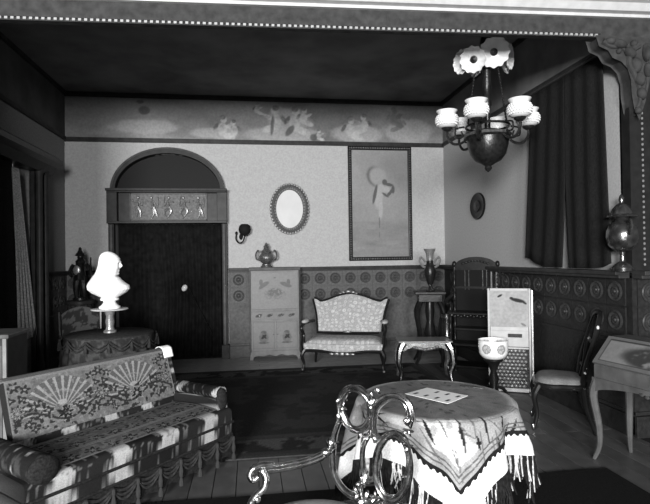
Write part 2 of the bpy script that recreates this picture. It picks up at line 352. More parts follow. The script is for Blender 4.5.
# dado: panel, ledge, baseboard, square tiles with rosettes
tile_me = MB().box((0, -.006, 0), (.236, .012, .236)).mesh('tile', M_DADO2, False)
_m = MB(); mxr = Matrix.Rotation(PI / 2, 3, 'X')
_m.lathe([(.088, .0), (.088, .010), (.078, .016), (.066, .010), (.060, .004), (.044, .004), (.040, .012), (.030, .016), (.022, .008), (.014, .022), (.0, .024)], 18, mx=mxr)
rose_me = _m.mesh('rosette', M_ROSE)
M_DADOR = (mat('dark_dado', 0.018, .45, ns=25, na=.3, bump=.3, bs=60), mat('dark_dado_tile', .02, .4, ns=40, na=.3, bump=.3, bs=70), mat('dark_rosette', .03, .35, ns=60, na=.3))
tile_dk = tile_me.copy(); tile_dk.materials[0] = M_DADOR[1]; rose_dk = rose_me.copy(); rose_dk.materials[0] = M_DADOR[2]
def dado(name, label, axis, a, b, tiles, ledge=.07, yb=YB, mts=(M_DADO, M_DADO2, M_ROSE)):
    L = b - a; t = .03
    if axis == 'back': P = lambda s, d, z: (s, yb - d, z); S = lambda s, d, z: (s, d, z); rz = 0
    elif axis == 'right': P = lambda s, d, z: (XR - d, s, z); S = lambda s, d, z: (d, s, z); rz = -PI / 2
    else: P = lambda s, d, z: (XL + d, s, z); S = lambda s, d, z: (d, s, z); rz = PI / 2
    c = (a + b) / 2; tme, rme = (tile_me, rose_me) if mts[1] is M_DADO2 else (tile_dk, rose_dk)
    root = struct(MB().box(P(c, t / 2, .70), S(L, t, 1.36)).build(name, mts[0], smooth=False), label, 'panelling')
    m = MB(); m.box(P(c, ledge / 2, ZD - .018), S(L, ledge, .036)); m.box(P(c, ledge * .4, ZD - .05), S(L, ledge * .8, .03)); m.build('ledge', M_WOOD, root, smooth=False, bevel=.004)
    m = MB(); m.box(P(c, .03, .09), S(L, .06, .18)); m.box(P(c, .024, .2), S(L, .048, .03)); m.build('baseboard', mts[0], root, smooth=False, bevel=.004)
    MB().box(P(c, t + .006, .785), S(L, .014, .03)).build('moulding', mts[0], root, smooth=False)
    for s in tiles:
        for z in (1.215, .965):
            o = bpy.data.objects.new('tile', tme); COL.objects.link(o); o.parent = root; o.location = P(s, t, z); o.rotation_euler[2] = rz
            r = bpy.data.objects.new('rosette', rme); COL.objects.link(r); r.parent = o; r.location = (0, -.012, 0)
    return root
dado('trim_10', 'patterned dado with two rows of round rosettes on the back wall', 'back', -.35, XR, [-.20] + [.84 + .247 * i for i in range(10)])
dado('trim_11', 'strip of dado between the left corner and the arched doorway', 'back', XL, -2.13, [-2.63, -2.385])
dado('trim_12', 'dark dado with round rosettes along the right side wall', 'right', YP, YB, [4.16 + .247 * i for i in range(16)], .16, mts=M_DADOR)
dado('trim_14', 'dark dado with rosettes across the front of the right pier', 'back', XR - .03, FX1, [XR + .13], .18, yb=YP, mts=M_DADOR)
dado('trim_13', 'dim dado along the left side wall in the corner', 'left', 7.36, YB, [7.5, 7.747, 7.994, 8.19][:3])

# doorway casing
ca = struct(MB().prism([(DX + .845 * cos(PI * i / 28), ZS + .66 * sin(PI * i / 28)) for i in range(29)] + [(DX + .785 * cos(PI * i / 28), ZS + .58 * sin(PI * i / 28)) for i in range(28, -1, -1)], YB - .09, YB + .05).build('door_1', M_CASE, ang=30), 'arched doorway with casing, relief panel and dark drawn curtain', 'doorway')
MB().tube([(DX + .84 * cos(PI * i / 28), YB - .09, ZS + .655 * sin(PI * i / 28)) for i in range(29)], .016, 6).build('arch_moulding', M_WOODM, ca)
for s in (-1, 1):
    c = DX + s * .84
    MB().box((c, YB - .04, 1.05), (.085, .10, 2.1)).build('jamb', M_CASE, ca, smooth=False, bevel=.01)
    MB().lathe([(.024, 0), (.024, 1.86)], 12, (c - s * .005, YB - .10, .22)).build('column', M_WOODM, ca)
    MB().box((c, YB - .07, .11), (.12, .15, .22)).build('plinth', M_WOOD, ca, smooth=False, bevel=.008)
    MB().box((c - s * .03, YB - .07, 2.36), (.15, .20, .46)).build('end_block', M_WOOD, ca, smooth=False, bevel=.006)
m = MB(); m.box((DX, YB - .09, 2.605), (1.78, .26, .04)); m.box((DX, YB - .085, 2.575), (1.74, .22, .02)); m.build('entablature', M_CASE, ca, smooth=False, bevel=.005)
m = MB(); m.box((DX, YB - .08, 2.115), (1.76, .22, .035)); m.build('lower_moulding', M_WOOD, ca, smooth=False, bevel=.005)
MB().box((DX, YB - .02, 2.35), (1.46, .12, .44)).build('band', M_WOOD, ca, smooth=False)
px0, px1 = -1.80, -.67; pcx = (px0 + px1) / 2
rp = MB().box((pcx, YB - .085, 2.355), (px1 - px0, .012, .42)).build('relief_panel', mat('relief_ground', .12, .5, ns=30, na=.3), ca, smooth=False)
m = MB()
for z in (2.155, 2.555): m.box((pcx, YB - .095, z), (px1 - px0, .02, .02))
for xx in (px0, px1): m.box((xx, YB - .095, 2.355), (.02, .02, .42))
m.build('panel_frame', M_WOODM, rp, smooth=False)
def relief(x0, z0, h, ph):
    m = MB(); y = YB - .105; s = h
    hip = Vector((x0, y, z0 + .50 * s)); ch = Vector((x0 + .03 * s * cos(ph), y, z0 + .76 * s)); hd = Vector((x0 + .05 * s * cos(ph * 1.7), y, z0 + .93 * s))
    m.tube(cr([hip - Vector((0, 0, .05 * s)), hip, (hip + ch) / 2, ch, ch + Vector((0, 0, .08 * s))], 4), lambda t: .105 * s * (1 - .45 * abs(t - .35)) if t < .85 else .04 * s, 8, flat=.6)
    m.ell(hd, (.062 * s, .05 * s, .075 * s))
    k = .13 * s * sin(ph)
    m.tube(cr([hip + Vector((-.04 * s, 0, 0)), (x0 - .06 * s + k, y - .01, z0 + .27 * s), (x0 - .05 * s, y, z0)], 5), lambda t: .078 * s * (1 - .6 * t), 6)
    m.tube(cr([hip + Vector((.04 * s, 0, 0)), (x0 + .13 * s, y - .012, z0 + .32 * s), (x0 + .09 * s + k, y, z0 + .06 * s)], 5), lambda t: .078 * s * (1 - .6 * t), 6)
    m.tube(cr([ch + Vector((-.05 * s, 0, 0)), (x0 - .2 * s, y - .01, z0 + .68 * s + k), (x0 - .16 * s, y, z0 + .90 * s - k)], 5), lambda t: .048 * s * (1 - .4 * t), 6)
    m.tube(cr([ch + Vector((.05 * s, 0, 0)), (x0 + .2 * s, y - .01, z0 + .64 * s - k), (x0 + .23 * s, y, z0 + .84 * s + k)], 5), lambda t: .048 * s * (1 - .4 * t), 6)
    m.tube(cr([hip + Vector((-.09 * s, .0, .03 * s)), hip + Vector((.02 * s, -.015, -.06 * s)), hip + Vector((.15 * s, 0, -.18 * s)), hip + Vector((.2 * s, 0, -.3 * s))], 5), lambda t: .06 * s * (1 - .4 * t), 6, flat=.6)
    m.build('relief_figure', M_FIGUREB, rp)
for i, xx in enumerate((-1.70, -1.475, -1.245, -1.005, -.79)): relief(xx, 2.175, .34, (0.4, 2.0, 4.2, 5.2, 1.1)[i])
MB().prism([(DX + .78 * cos(PI * i / 24), ZS + .57 * sin(PI * i / 24)) for i in range(25)], YB + .04, YB + .05).build('fanlight_pane', mat('fanlight_glass', .008, .55), ca, smooth=False)
m = MB(); m.box((DX, YB + .32, 1.5), (2.2, .02, 3.4)); m.build('dark_passage', M_DARKROOM, ca, smooth=False)
pt = thing('portiere', 'dark velvet curtains drawn across the arched doorway', 'curtain', (DX, YB + .10, 0))
MB().tube([(-.79, 0, 2.10), (.79, 0, 2.10)], .015, 8).build('rod', M_WOOD, pt)
def fold(a, b, amp, n): return lambda u, v: (a + (b - a) * u, amp * sin(u * n * 2 * PI) * (.4 + .6 * (1 - v)) + .01 * sin(u * 40 + v * 3), .01 + v * 2.08)
MB().grid(fold(-.78, -.08, .02, 5), 70, 10).build('curtain_panel', M_PORT, pt, solid=.006)
def fold2(u, v):
    pull = math.exp(-((v - .47) / .3) ** 2) * .05
    a = -.19 + pull * 1.2; return (a + (.78 - a) * u, -.03 + .03 * sin(u * 9 * 2 * PI) * (.4 + .6 * (1 - v)), .01 + v * 2.08)
MB().grid(fold2, 90, 14).build('curtain_panel', M_PORT, pt, solid=.006)
g = atY(184.5, 288, YB - .01)
tb = thing('curtain_tieback', 'small bright white tieback knob on the dark doorway curtain', 'tieback', g)
MB().ell((0, 0, 0), (.042, .03, .055), 12, 8, Matrix.Rotation(.5, 3, 'Y')).build('knob', M_WHITEGL, tb)  # white knob stands for a bright glint on the curtain
MB().tube(cr([(.02, 0, .05), (.06, .0, .0), (.2, .0, -.3), (.42, .0, -.75)], 6), .007, 6).build('cord', M_WOODD, tb)  # cord put in along with the glint knob

# left window dressing: casing, pelmet, lace
wc = struct(MB().box((XL + .02, LY1 + .15, 1.42), (.06, .30, 2.84)).build('window_3', M_WOOD, smooth=False), 'dark cased window at the left with pelmet', 'window')
for yy in (LY1 + .05, LY1 + .24): MB().lathe([(.05, 0), (.05, .1), (.04, .12), (.04, 2.5), (.055, 2.54), (.055, 2.62)], 12, (XL + .09, yy, .15)).build('column', M_WOOD, wc)
MB().box((XL + .02, LY0 - .12, 1.42), (.06, .24, 2.84)).build('casing', M_WOOD, wc, smooth=False)
m = MB(); m.prism([(XL, 2.70), (XL + .12, 2.70), (XL + .18, 2.80), (XL + .26, 2.84), (XL + .26, 2.90), (XL + .22, 2.93), (XL, 2.93)], LY0 - .3, LY1 + .42)
m2 = MB(); m2.v = [(a, b, c) for a, b, c in m.v]; m2.f = m.f; m2.c = m.c
m2.build('pelmet', M_WOODD, wc, smooth=False)
MB().box((XL - .28, (LY0 + LY1) / 2, 1.42), (.02, LY1 - LY0, 2.8)).build('pane', M_DKGLASS, wc, smooth=False)
lc = thing('lace_curtain', 'pale lace curtain gathered beside the dark left window', 'curtain', (XL + .05, 6.75, 0))
def lace(u, v):
    z = .60 + v * 2.05; wdt = .10 + .26 * (1 - v) ** 1.2; c = .02 - .22 * v + .12 * (1 - v)
    return (-.02 + .02 * sin(u * 5 * 2 * PI), c + (u - .5) * wdt * 1.6, z)
MB().grid(lace, 40, 16).build('lace_panel', M_LACE, lc, solid=.004)
MB().grid(lambda u, v: (-.05 + .02 * sin(u * 22), -1.7 + u * 1.5 + .2 * (1 - v) * u, .05 + v * 2.65), 50, 6).build('dark_drape', M_CURT, lc, solid=.004)

# ------------------------------------------------------------------ right wall: curtain, plaque, urn lamp
cu = thing('wall_curtain', 'dark cloth curtain in two parts hanging on the right wall', 'curtain', (XR - .09, 4.8, 1.405))
MB().tube([(0, -.66, 1.93), (0, .60, 1.93)], .018, 8).build('rod', M_WOOD, cu)
def cur(ya, yb, flip):
    def f(u, v):
        z = 1.91 * v + (1 - v) * .008
        a, b = ya, yb
        if flip: b = yb + .14 * (1 - v); a = ya + (.035 * (1 - v) if v < .45 else .02) * max(0, .45 - v) / .45 * 1.6
        else: a = ya - .10 * (1 - v); b = yb - .035 * max(0, .45 - v) / .45 * 1.6
        y = a + (b - a) * u
        if flip: z += (1 - v) * .10 * sst(.45, 1, u)
        else: z += (1 - v) * .05 * (1 - u) ** 6
        return (-.0 - .010 * sin(u * 3 * 2 * PI + v) * (.5 + .5 * (1 - v)) - .03 * (1 - v), y, z)
    return f
MB().grid(cur(-.60, -.04, False), 50, 16).build('curtain_panel', M_CURT, cu, solid=.006)
MB().grid(cur(-.04, .58, True), 50, 16).build('curtain_panel', M_CURT, cu, solid=.006)
p = atX(478, 206, XR - .02)
pq = thing('oval_plaque', 'small dark oval plaque on the right wall', 'plaque', p)
mxp = Matrix.Rotation(-PI / 2, 3, 'Y')
MB().lathe([(0.0, .0), (1, 0), (1, .012), (.93, .022), (.86, .016), (.6, .012), (0, .012)], 28, mx=Matrix.Diagonal((1, .24, .19)) @ mxp).build('plaque_board', M_WOODD, pq)
MB().lathe([(0.0, .0), (.5, 0), (.45, .012), (0, .02)], 20, (-.014, 0, 0), mx=Matrix.Diagonal((1, .21, .17)) @ mxp).build('medallion', M_BRONZE, pq)
ul = thing('urn_lamp', 'shiny metal lidded urn on the ledge beside the right pilaster', 'urn', (3.07, 3.95, ZD))
MB().lathe([(.078, 0), (.08, .03), (.06, .055), (.026, .08), (.018, .13), (.026, .165)], 20).build('foot', M_SILVER, ul)
MB().lathe([(.026, .16), (.07, .175), (.108, .215), (.124, .28), (.12, .34), (.098, .39), (.06, .415), (.05, .44)], 28).build('body', M_SILVER, ul)
MB().lathe([(.05, .44), (.12, .45), (.125, .462), (.085, .475), (.07, .52), (.04, .555), (.018, .57), (.022, .60), (.014, .63), (0, .645)], 24).build('lid', M_SILVER, ul)
for s in (-1, 1):
    MB().tube(cr([(s * .02, s * .09, .38), (s * .03, s * .135, .42), (s * .03, s * .15, .36), (s * .025, s * .125, .30)], 6), .012, 6).build('handle', M_SILVER, ul)

# ------------------------------------------------------------------ back wall hangings
def oval_frame(name, label, cat, c, rx, rz, wdt, mtl, face):
    t = thing(name, label, cat, c)
    m = MB(); n = 72
    m.tube([((rx - wdt / 2) * cos(2 * PI * i / n), -.02, (rz - wdt / 2) * sin(2 * PI * i / n)) for i in range(n)], wdt * .42, 8, True)
    m.build('frame', mtl, t)
    m = MB()
    for i in range(44):
        a = 2 * PI * i / 44
        for q, rr in ((wdt * .15, .020), (wdt * .75, .017)): m.ell(((rx - q) * cos(a + q), -.052, (rz - q) * sin(a + q)), (rr, .018, rr), 6, 4)
    o = m.build('carved_bosses', mat('boss_gilt', .24, .4, .3, ns=50, na=.5), t); o['kind'] = 'stuff'
    MB().prism([((rx - wdt * .7) * cos(2 * PI * i / 48), (rz - wdt * .7) * sin(2 * PI * i / 48)) for i in range(48)], -.006, -.012).build('mirror_glass', face, t, smooth=False)
    return t
oval_frame('oval_mirror', 'oval mirror in a carved dark frame on the back wall', 'mirror', atY(289.5, 209, YB - .01), .32, .41, .115, mat('carved_frame', .10, .4, .3, ns=60, na=.5), M_MIRROR)
# framed painting
pw, ph = 1.06, 1.86; pc = Vector((2.10, YB - .01, 2.415))
pf = thing('framed_painting', 'tall framed painting of a floating figure with billowing drapery', 'painting', pc)
for s in (-1, 1):
    MB().box((s * (pw / 2 - .03), -.025, 0), (.06, .045, ph)).build('frame_stile', M_WOODD, pf, smooth=False, bevel=.012)
    MB().box((0, -.025, s * (ph / 2 - .03)), (pw, .045, .06)).build('frame_rail', M_WOODD, pf, smooth=False, bevel=.012)
m = MB()
for i in range(64):
    z = -ph / 2 + .03 + (ph - .06) * i / 63
    for s in (-1, 1): m.ell((s * (pw / 2 - .03), -.048, z), (.016, .010, .009), 6, 4)
for i in range(36):
    xx = -pw / 2 + .03 + (pw - .06) * i / 35
    for s in (-1, 1): m.ell((xx, -.048, s * (ph / 2 - .03)), (.009, .010, .016), 6, 4)
o = m.build('frame_beading', M_GILTD, pf); o['kind'] = 'stuff'
def pic(u, v):
    x, y = u * .94, v * 1.74
    g = .19 + .05 * (fbm(x * 2.5, y * 2.5, 21) - .5) * 2 + .03 * v
    g = mixc(g, .27, sst(.35, .55, v) * (1 - sst(.6, .9, v)) * .4 + .25 * (1 - sst(.0, .35, abs(v - .37) * 3)))
    if v < .33: g = mixc(g, .13 + .12 * fbm(x * 3, y * 14, 8), .75)
    D = blob(x, y, .40, 1.31, .15, .18, .5); L = blob(x, y, .44, 1.31, .145, .165, .5)
    g = mixc(mixc(g, .10, D), .25, L)
    B = max(blob(x, y, .45, .98, .07, .20, -.12), blob(x, y, .49, 1.10, .075, .09))
    g = mixc(g, .30, B)
    g = mixc(g, .07, max(blob(x, y, .385, 1.02, .028, .17, -.22), blob(x, y, .62, 1.18, .085, .028, -.2), blob(x, y, .64, 1.05, .09, .028, .9), blob(x, y, .56, 1.01, .07, .02, -.6), blob(x, y, .55, 1.22, .045, .05), blob(x, y, .69, 1.10, .03, .07)) * .9)
    g = mixc(g, .32, max(blob(x, y, .59, 1.10, .05, .055), blob(x, y, .48, .76, .035, .16, -.06)) * .8)
    g = mixc(g, .10, max(blob(x, y, .455, .56, .014, .10), blob(x, y, .45, .36, .01, .05)) * .7)
    return g
MB().grid(lambda u, v: (-.47 + .94 * u, -.012, -.87 + 1.74 * v), 90, 165, pic).build('canvas', M_PAINTG, pf, smooth=False)
# sconce
sc = thing('wall_sconce', 'small bracket sconce with a dark round shade on the back wall', 'sconce', atY(241, 238, YB - .01))
MB().ell((0, -.012, .02), (.03, .014, .05)).build('backplate', mat('matte_black', .012, .7, spec=.05), sc)
MB().tube(cr([(-.07, -.03, .06), (-.075, -.06, -.02), (-.03, -.10, -.08), (.03, -.12, -.06), (.06, -.13, .02)], 6), .011, 8).build('arm', mat('matte_black', .012, .7, spec=.05), sc)
MB().lathe([(.0, -.012), (.02, 0), (.05, .01), (.085, .05), (.095, .10), (.08, .155), (.05, .18), (.0, .185)], 20, (.06, -.13, .03)).build('shade', mat('matte_black', .012, .7, spec=.05), sc)
MB().ell((-.07, -.03, .075), (.02, .02, .028)).build('finial', mat('matte_black', .012, .7, spec=.05), sc)

# ------------------------------------------------------------------ secretary cabinet
cb = thing('secretary_cabinet', 'pale inlaid drop-front secretary cabinet against the back wall', 'cabinet', (.355, YB - .23, 0))
CW = .74
m = MB(); m.box((0, .075, .735), (CW, .25, 1.25)); m.build('body', M_SATIN, cb, smooth=False)
MB().box((0, .065, 1.382), (CW + .05, .29, .05)).build('cornice', M_WOODM, cb, smooth=False, bevel=.008)
MB().box((CW / 2 + .012, .06, .74), (.03, .28, 1.25)).build('side_stile', M_WOOD, cb, smooth=False, bevel=.006)
MB().box((-CW / 2 - .008, .06, .74), (.02, .28, 1.25)).build('side_stile', M_WOODM, cb, smooth=False, bevel=.006)
def inlay(u, v):
    x, y = (u - .5) * .70, (v - .5) * .56; g = .19 + .03 * (fbm(x * 6, y * 14, 2) - .5)
    d = max(blob(x, y, 0, -.03, .12, .07) * (vn(x * 70, y * 70, 5) > .35), blob(x, y, -.17, .09, .10, .035, .35 - 3 * x * .5), blob(x, y, .17, .09, .10, .035, -.35), blob(x, y, -.21, .13, .03, .05), blob(x, y, .21, .13, .03, .05), blob(x, y, 0, .20, .02, .012))
    d = max(d, .5 * blob(x, y, 0, -.05, .17, .10) * (vn(x * 50, y * 50, 6) > .6))
    return mixc(g, .09, d * .8)
MB().grid(lambda u, v: (-.35 + .70 * u, -.056, .775 + .55 * v), 120, 90, inlay).build('drop_front', M_PAINTG, cb, smooth=False, solid=.012)
def inl2(u, v):
    x, y = (u - .5) * .70, (v - .5) * .11; d = 0
    for c in (-.25, -.085, .085, .25): d = max(d, blob(x, y, c, 0, .055, .024, .3) * (.4 + .6 * (vn(x * 80, y * 80, 4) > .4)))
    return mixc(.17, .04, d)
dr = MB().grid(lambda u, v: (-.35 + .70 * u, -.056, .615 + .11 * v), 110, 18, inl2).build('drawer', M_PAINTG, cb, smooth=False, solid=.014)
MB().ell((-.235, -.07, .665), .022).build('knob', M_PEWTER, dr)
MB().box((0, -.054, .75), (CW, .02, .03)).build('rail', M_SATIN, cb, smooth=False, bevel=.004); MB().box((0, -.054, .595), (CW, .02, .022)).build('rail', M_SATIN, cb, smooth=False, bevel=.004)
def inl3(u, v):
    x, y = (u - .5) * .335, (v - .5) * .42; d = max(blob(x, y, 0, -.03, .075, .085) * .6, blob(x, y, 0, .045, .045, .03), blob(x, y, 0, -.11, .085, .018))
    l = max(blob(x, y, 0, -.02, .05, .022, .7), blob(x, y, .01, -.02, .045, .015, -.8)); b = max(0, 1 - min(abs(abs(x) - .155), abs(abs(y) - .195)) / .006)
    return mixc(mixc(mixc(.18, .07, d * (.55 + .45 * vn(x * 60, y * 60, 3))), .03, l), .12, b)
for s in (-1, 1):
    d = MB().grid(lambda u, v, s=s: (s * .177 + .340 * (u - .5), -.056, .155 + .425 * v), 56, 70, inl3).build('door', M_PAINTG, cb, smooth=False, solid=.012)
    MB().ell((s * .03, -.07, .38), .01).build('knob', M_GILTD, d)
pol = [(-.37, .13), (.37, .13), (.385, .06), (.385, .0), (.345, .0), (.32, .045), (.26, .06), (.18, .05), (.09, .075), (0, .045), (-.09, .075), (-.18, .05), (-.26, .06), (-.32, .045), (-.345, .0), (-.385, .0), (-.385, .06)]
MB().prism(pol, -.065, -.04).build('apron', M_SATIN, cb, smooth=False)
for s in (-1, 1): MB().box((s * .34, .16, .06), (.06, .06, .12)).build('foot', M_WOODM, cb, smooth=False)
ur = thing('lidded_urn', 'two-handled lidded urn standing on the secretary cabinet', 'urn', (.235, YB - .17, 1.407))
MB().lathe([(.085, 0), (.09, .02), (.07, .03), (.07, .045), (.05, .06)], 20).build('foot', mat('urn_bronze', .15, .3, .6, ns=50, na=.6, bump=.5, bs=60), ur)
MB().lathe([(.05, .055), (.09, .085), (.115, .13), (.115, .17), (.09, .205), (.075, .22), (.085, .235)], 20).build('body', mat('urn_bronze', .15, .3, .6, ns=50, na=.6, bump=.5, bs=60), ur)
MB().lathe([(.09, .235), (.075, .255), (.045, .28), (.035, .31), (.045, .325), (.02, .35), (.024, .365), (0, .385)], 18).build('lid', mat('urn_bronze', .15, .3, .6, ns=50, na=.6, bump=.5, bs=60), ur)
for s in (-1, 1): MB().tube(cr([(s * .10, 0, .11), (s * .15, 0, .13), (s * .16, 0, .20), (s * .13, 0, .26), (s * .115, 0, .24)], 6), .014, 6).build('handle', mat('urn_bronze', .15, .3, .6, ns=50, na=.6, bump=.5, bs=60), ur)

# ------------------------------------------------------------------ settee
st = thing('floral_settee', 'small settee in pale floral brocade with dark carved frame', 'settee', (1.215, 6.93, .014), R(-19))
def flor(u, v, s=1.0, seed=0):
    x, y = u * 24, v * 15
    g = .26 + .08 * fbm(x, y, seed)
    i, j = math.floor(x / 1.6), math.floor(y / 1.6)
    for a in (-1, 0, 1):
        for b in (-1, 0, 1):
            cx = (i + a + .2 + .6 * _h(i + a, j + b, seed)) * 1.6; cy = (j + b + .2 + .6 * _h(i + a, j + b, seed + 9)) * 1.6; rr = .38 + .35 * _h(i + a, j + b, seed + 5)
            d = math.hypot(x - cx, y - cy) / rr
            if d < 1.1: g = mixc(g, .50 if d > .45 or d < .2 else .34, (1 - sst(.8, 1.1, d)) * (.35 + .65 * _h(i + a, j + b, 77)))
            elif d < 1.35: g = mixc(g, .20, .4)
    return g
HW = .55
def btop(u):  # top of back (0..1)
    a = abs(2 * u - 1); return .90 + .085 * math.exp(-(a / .48) ** 2) - .03 * sst(.35, .8, a) + .05 * sst(.8, 1, a)
def bk(u, v):
    z0, z1 = .47, btop(u); z = z0 + (z1 - z0) * v; hw = .45 + .09 * v - .02 * sin(PI * v)
    return ((2 * u - 1) * hw + .03, .42 + .14 * v - .035 * sin(PI * u) * sin(PI * v), z)
MB().grid(bk, 90, 44, lambda u, v: flor(u, v, 1, 3)).build('backrest', M_FLORAL, st, solid=.05)
m = MB(); m.tube([Vector(bk(i / 40, 1)) + Vector((0, .0, .018)) for i in range(41)], .022, 8); 
for s in (0, 1): m.tube([Vector(bk(s, i / 10)) + Vector(((2 * s - 1) * .012, 0, 0)) for i in range(11)], .022, 8)
m.tube([(x_, .43, .455) for x_ in (-.45, 0, .45)], .022, 8); m.build('back_frame', M_WOODD, st)
m = MB(); m.ell((0, .52, 1.035), (.05, .02, .025))
for s in (-1, 1): m.ell((s * .07, .52, 1.025), (.04, .018, .018)); m.ell((s * .12, .52, 1.01), (.03, .015, .012))
m.build('crest_carving', M_GILTD, st); MB().ell((0, .40, .47), (.07, .02, .018)).build('lower_carving', M_GILTD, st)
def seat(u, v):
    x = 2 * u - 1; k = (1 - abs(x) ** 6 * .25)
    y = -.02 - .07 * cos(x * PI / 2) + v * (.44 + .07 * cos(x * PI / 2))
    dome = .08 * math.sqrt(max(0, 1 - (2 * v - 1) ** 4)) * (1 - abs(x) ** 8) ; return (x * HW * .97, y, .36 + dome)
MB().grid(seat, 90, 30, lambda u, v: flor(u * 1.1, v * .9, 1, 13)).build('seat', M_FLORAL, st)
MB().grid(lambda u, v: ((2 * u - 1) * HW * .97, -.025 - .07 * cos((2 * u - 1) * PI / 2), .27 + .10 * v), 90, 8, lambda u, v: flor(u * 1.1, v * .25 + 2, 1, 13)).build('seat_front', M_FLORAL, st, solid=.02)
m = MB(); m.tube(cr([(-.53, -.03, .27), (-.3, -.07, .275), (0, -.10, .245), (.3, -.07, .275), (.53, -.03, .27)], 8), .024, 8); m.box((0, .2, .29), (1.04, .42, .05)); m.build('seat_rail', M_WOODD, st)
m = MB()
for a, b in ((0, .03), (.07, .024), (-.07, .024), (.14, .018), (-.14, .018)): m.ell((a, -.115, .245), (.04, .014, b))
m.build('rail_carving', M_GILTD, st)
for s in (-1, 1):
    MB().tube(cr([(s * .52, -.03, .29), (s * .56, -.05, .20), (s * .535, -.035, .09), (s * .55, -.06, .015)], 6), lambda t: .032 - .018 * t, 8).build('leg', M_WOODD, st)
    MB().ell((s * .55, -.06, .018), (.022, .028, .018)).build('foot', M_GILTD, st)
    MB().tube(cr([(s * .46, .42, .30), (s * .47, .46, .15), (s * .49, .5, .01)], 6), lambda t: .028 - .012 * t, 8).build('leg', M_WOODD, st)
    MB().tube(cr([(s * .49, .42, .62), (s * .54, .25, .625), (s * .56, .08, .62), (s * .575, .0, .57), (s * .55, .03, .47), (s * .545, -.01, .36), (s * .53, -.02, .29)], 6), lambda t: .022, 8).build('arm', M_WOODD, st)
    MB().ell((s * .555, .16, .645), (.045, .14, .028)).build('arm_pad', M_FLORAL, st)

# ------------------------------------------------------------------ small gilt table
def cab_leg(m, top, foot, out, r0=.03, r1=.012, bulge=.05):
    t, f = Vector(top), Vector(foot); o_ = Vector(out).normalized()
    m.tube(cr([t, t.lerp(f, .2) + o_ * bulge, t.lerp(f, .55) + o_ * bulge * .2, t.lerp(f, .85) - o_ * bulge * .15, f], 6), lambda s: r0 + (r1 - r0) * s, 8)
gt = thing('gilt_side_table', 'low gilt side table with curved legs, between settee and white planter', 'side table', (2.13, 6.30, .018), R(-10))
MB().box((0, 0, .478), (.66, .36, .022)).build('table_top', M_PEWTER, gt, smooth=False, bevel=.008)
for a, b, nm in ((-1, -1, 'leg'), (1, -1, 'leg'), (-1, 1, 'leg'), (1, 1, 'leg')):
    m = MB(); sx_, sy_ = a * .27, b * .13
    m.tube(cr([(sx_, sy_, .46), (a * .315, b * .15, .37), (a * .33, b * .16, .22), (a * .30, b * .15, .10), (a * .315, b * .16, .0)], 6), lambda t: .05 - .034 * t, 8)
    m.build(nm, M_GILT if b < 0 else M_GILTD, gt)
for b in (-1, 1):
    pol = [(-.28, .465), (.28, .465), (.27, .36), (.2, .40), (.1, .41), (0, .36), (-.1, .41), (-.2, .40), (-.27, .36)]
    MB().prism(pol, b * .14 - .012, b * .14 + .012).build('apron', M_GILT, gt, smooth=False)
for a in (-1, 1): MB().box((a * .27, 0, .43), (.02, .26, .07)).build('apron', M_GILT, gt, smooth=False)
m = MB()
for i in range(9): m.ell((-.14 + .035 * i, -.158, .415 - .03 * cos((i - 4) / 4 * 1.5)), (.028, .012, .018), 8, 5)
m.build('apron_carving', M_GILTD, gt)

# ------------------------------------------------------------------ pedestal with vase
pd = thing('plant_stand', 'tall dark pedestal stand with splayed legs under a pale vase', 'stand', (2.57, 7.30, 0), R(-14))
MB().box((0, 0, 1.015), (.44, .36, .04)).build('stand_top', M_WOODD, pd, smooth=False, bevel=.008)
MB().box((0, 0, .94), (.34, .28, .11)).build('frieze_box', M_WOODD, pd, smooth=False, bevel=.008)
for a in (-1, 1):
    for b in (-1, 1):
        MB().tube(cr([(a * .13, b * .10, .90), (a * .19, b * .15, .72), (a * .15, b * .12, .42), (a * .16, b * .13, .15), (a * .22, b * .18, .0)], 6), lambda t: .034 - .014 * t, 8).build('leg', M_WOODD, pd)
MB().lathe([(.06, .22), (.05, .3), (.09, .42), (.05, .6), (.07, .75), (.05, .9)], 12).build('centre_column', M_WOODD, pd)
MB().box((0, 0, .21), (.34, .28, .03)).build('shelf', M_WOODD, pd, smooth=False, bevel=.006)
vs = thing('tall_vase', 'tall two-handled vase with flared rim on the dark pedestal', 'vase', (2.575, 7.28, 1.037), R(-10))
MB().lathe([(.06, 0), (.065, .02), (.035, .05), (.03, .09)], 18).build('foot', M_SILVER, vs)
MB().lathe([(.03, .09), (.05, .13), (.075, .22), (.085, .30), (.06, .37), (.05, .40), (.045, .45)], 20).build('body', M_BRONZE, vs)
MB().lathe([(.045, .44), (.05, .48), (.06, .55), (.085, .60), (.088, .615), (.078, .61), (.05, .55), (.04, .5)], 20).build('neck', M_PEWTER, vs)
for s in (-1, 1): MB().tube(cr([(s * .06, 0, .34), (s * .11, 0, .37), (s * .145, 0, .44), (s * .13, 0, .49), (s * .10, 0, .47), (s * .06, 0, .42)], 6), .018, 6).build('handle', M_PEWTER, vs)
dp = thing('drum_pedestal', 'dark cylindrical drum with bright metal rim beside the pedestal stand', 'drum', (2.69, 6.95, 0))
MB().lathe([(.10, 0), (.10, .04), (.085, .06), (.085, .68)], 24).build('body', M_DKGLASS, dp)
MB().lathe([(.088, .68), (.096, .685), (.096, .735), (.088, .74), (0, .745)], 24).build('rim', M_SILVER, dp)
MB().lathe([(.088, .40), (.093, .405), (.093, .425), (.088, .43)], 24).build('band', M_SILVER, dp)

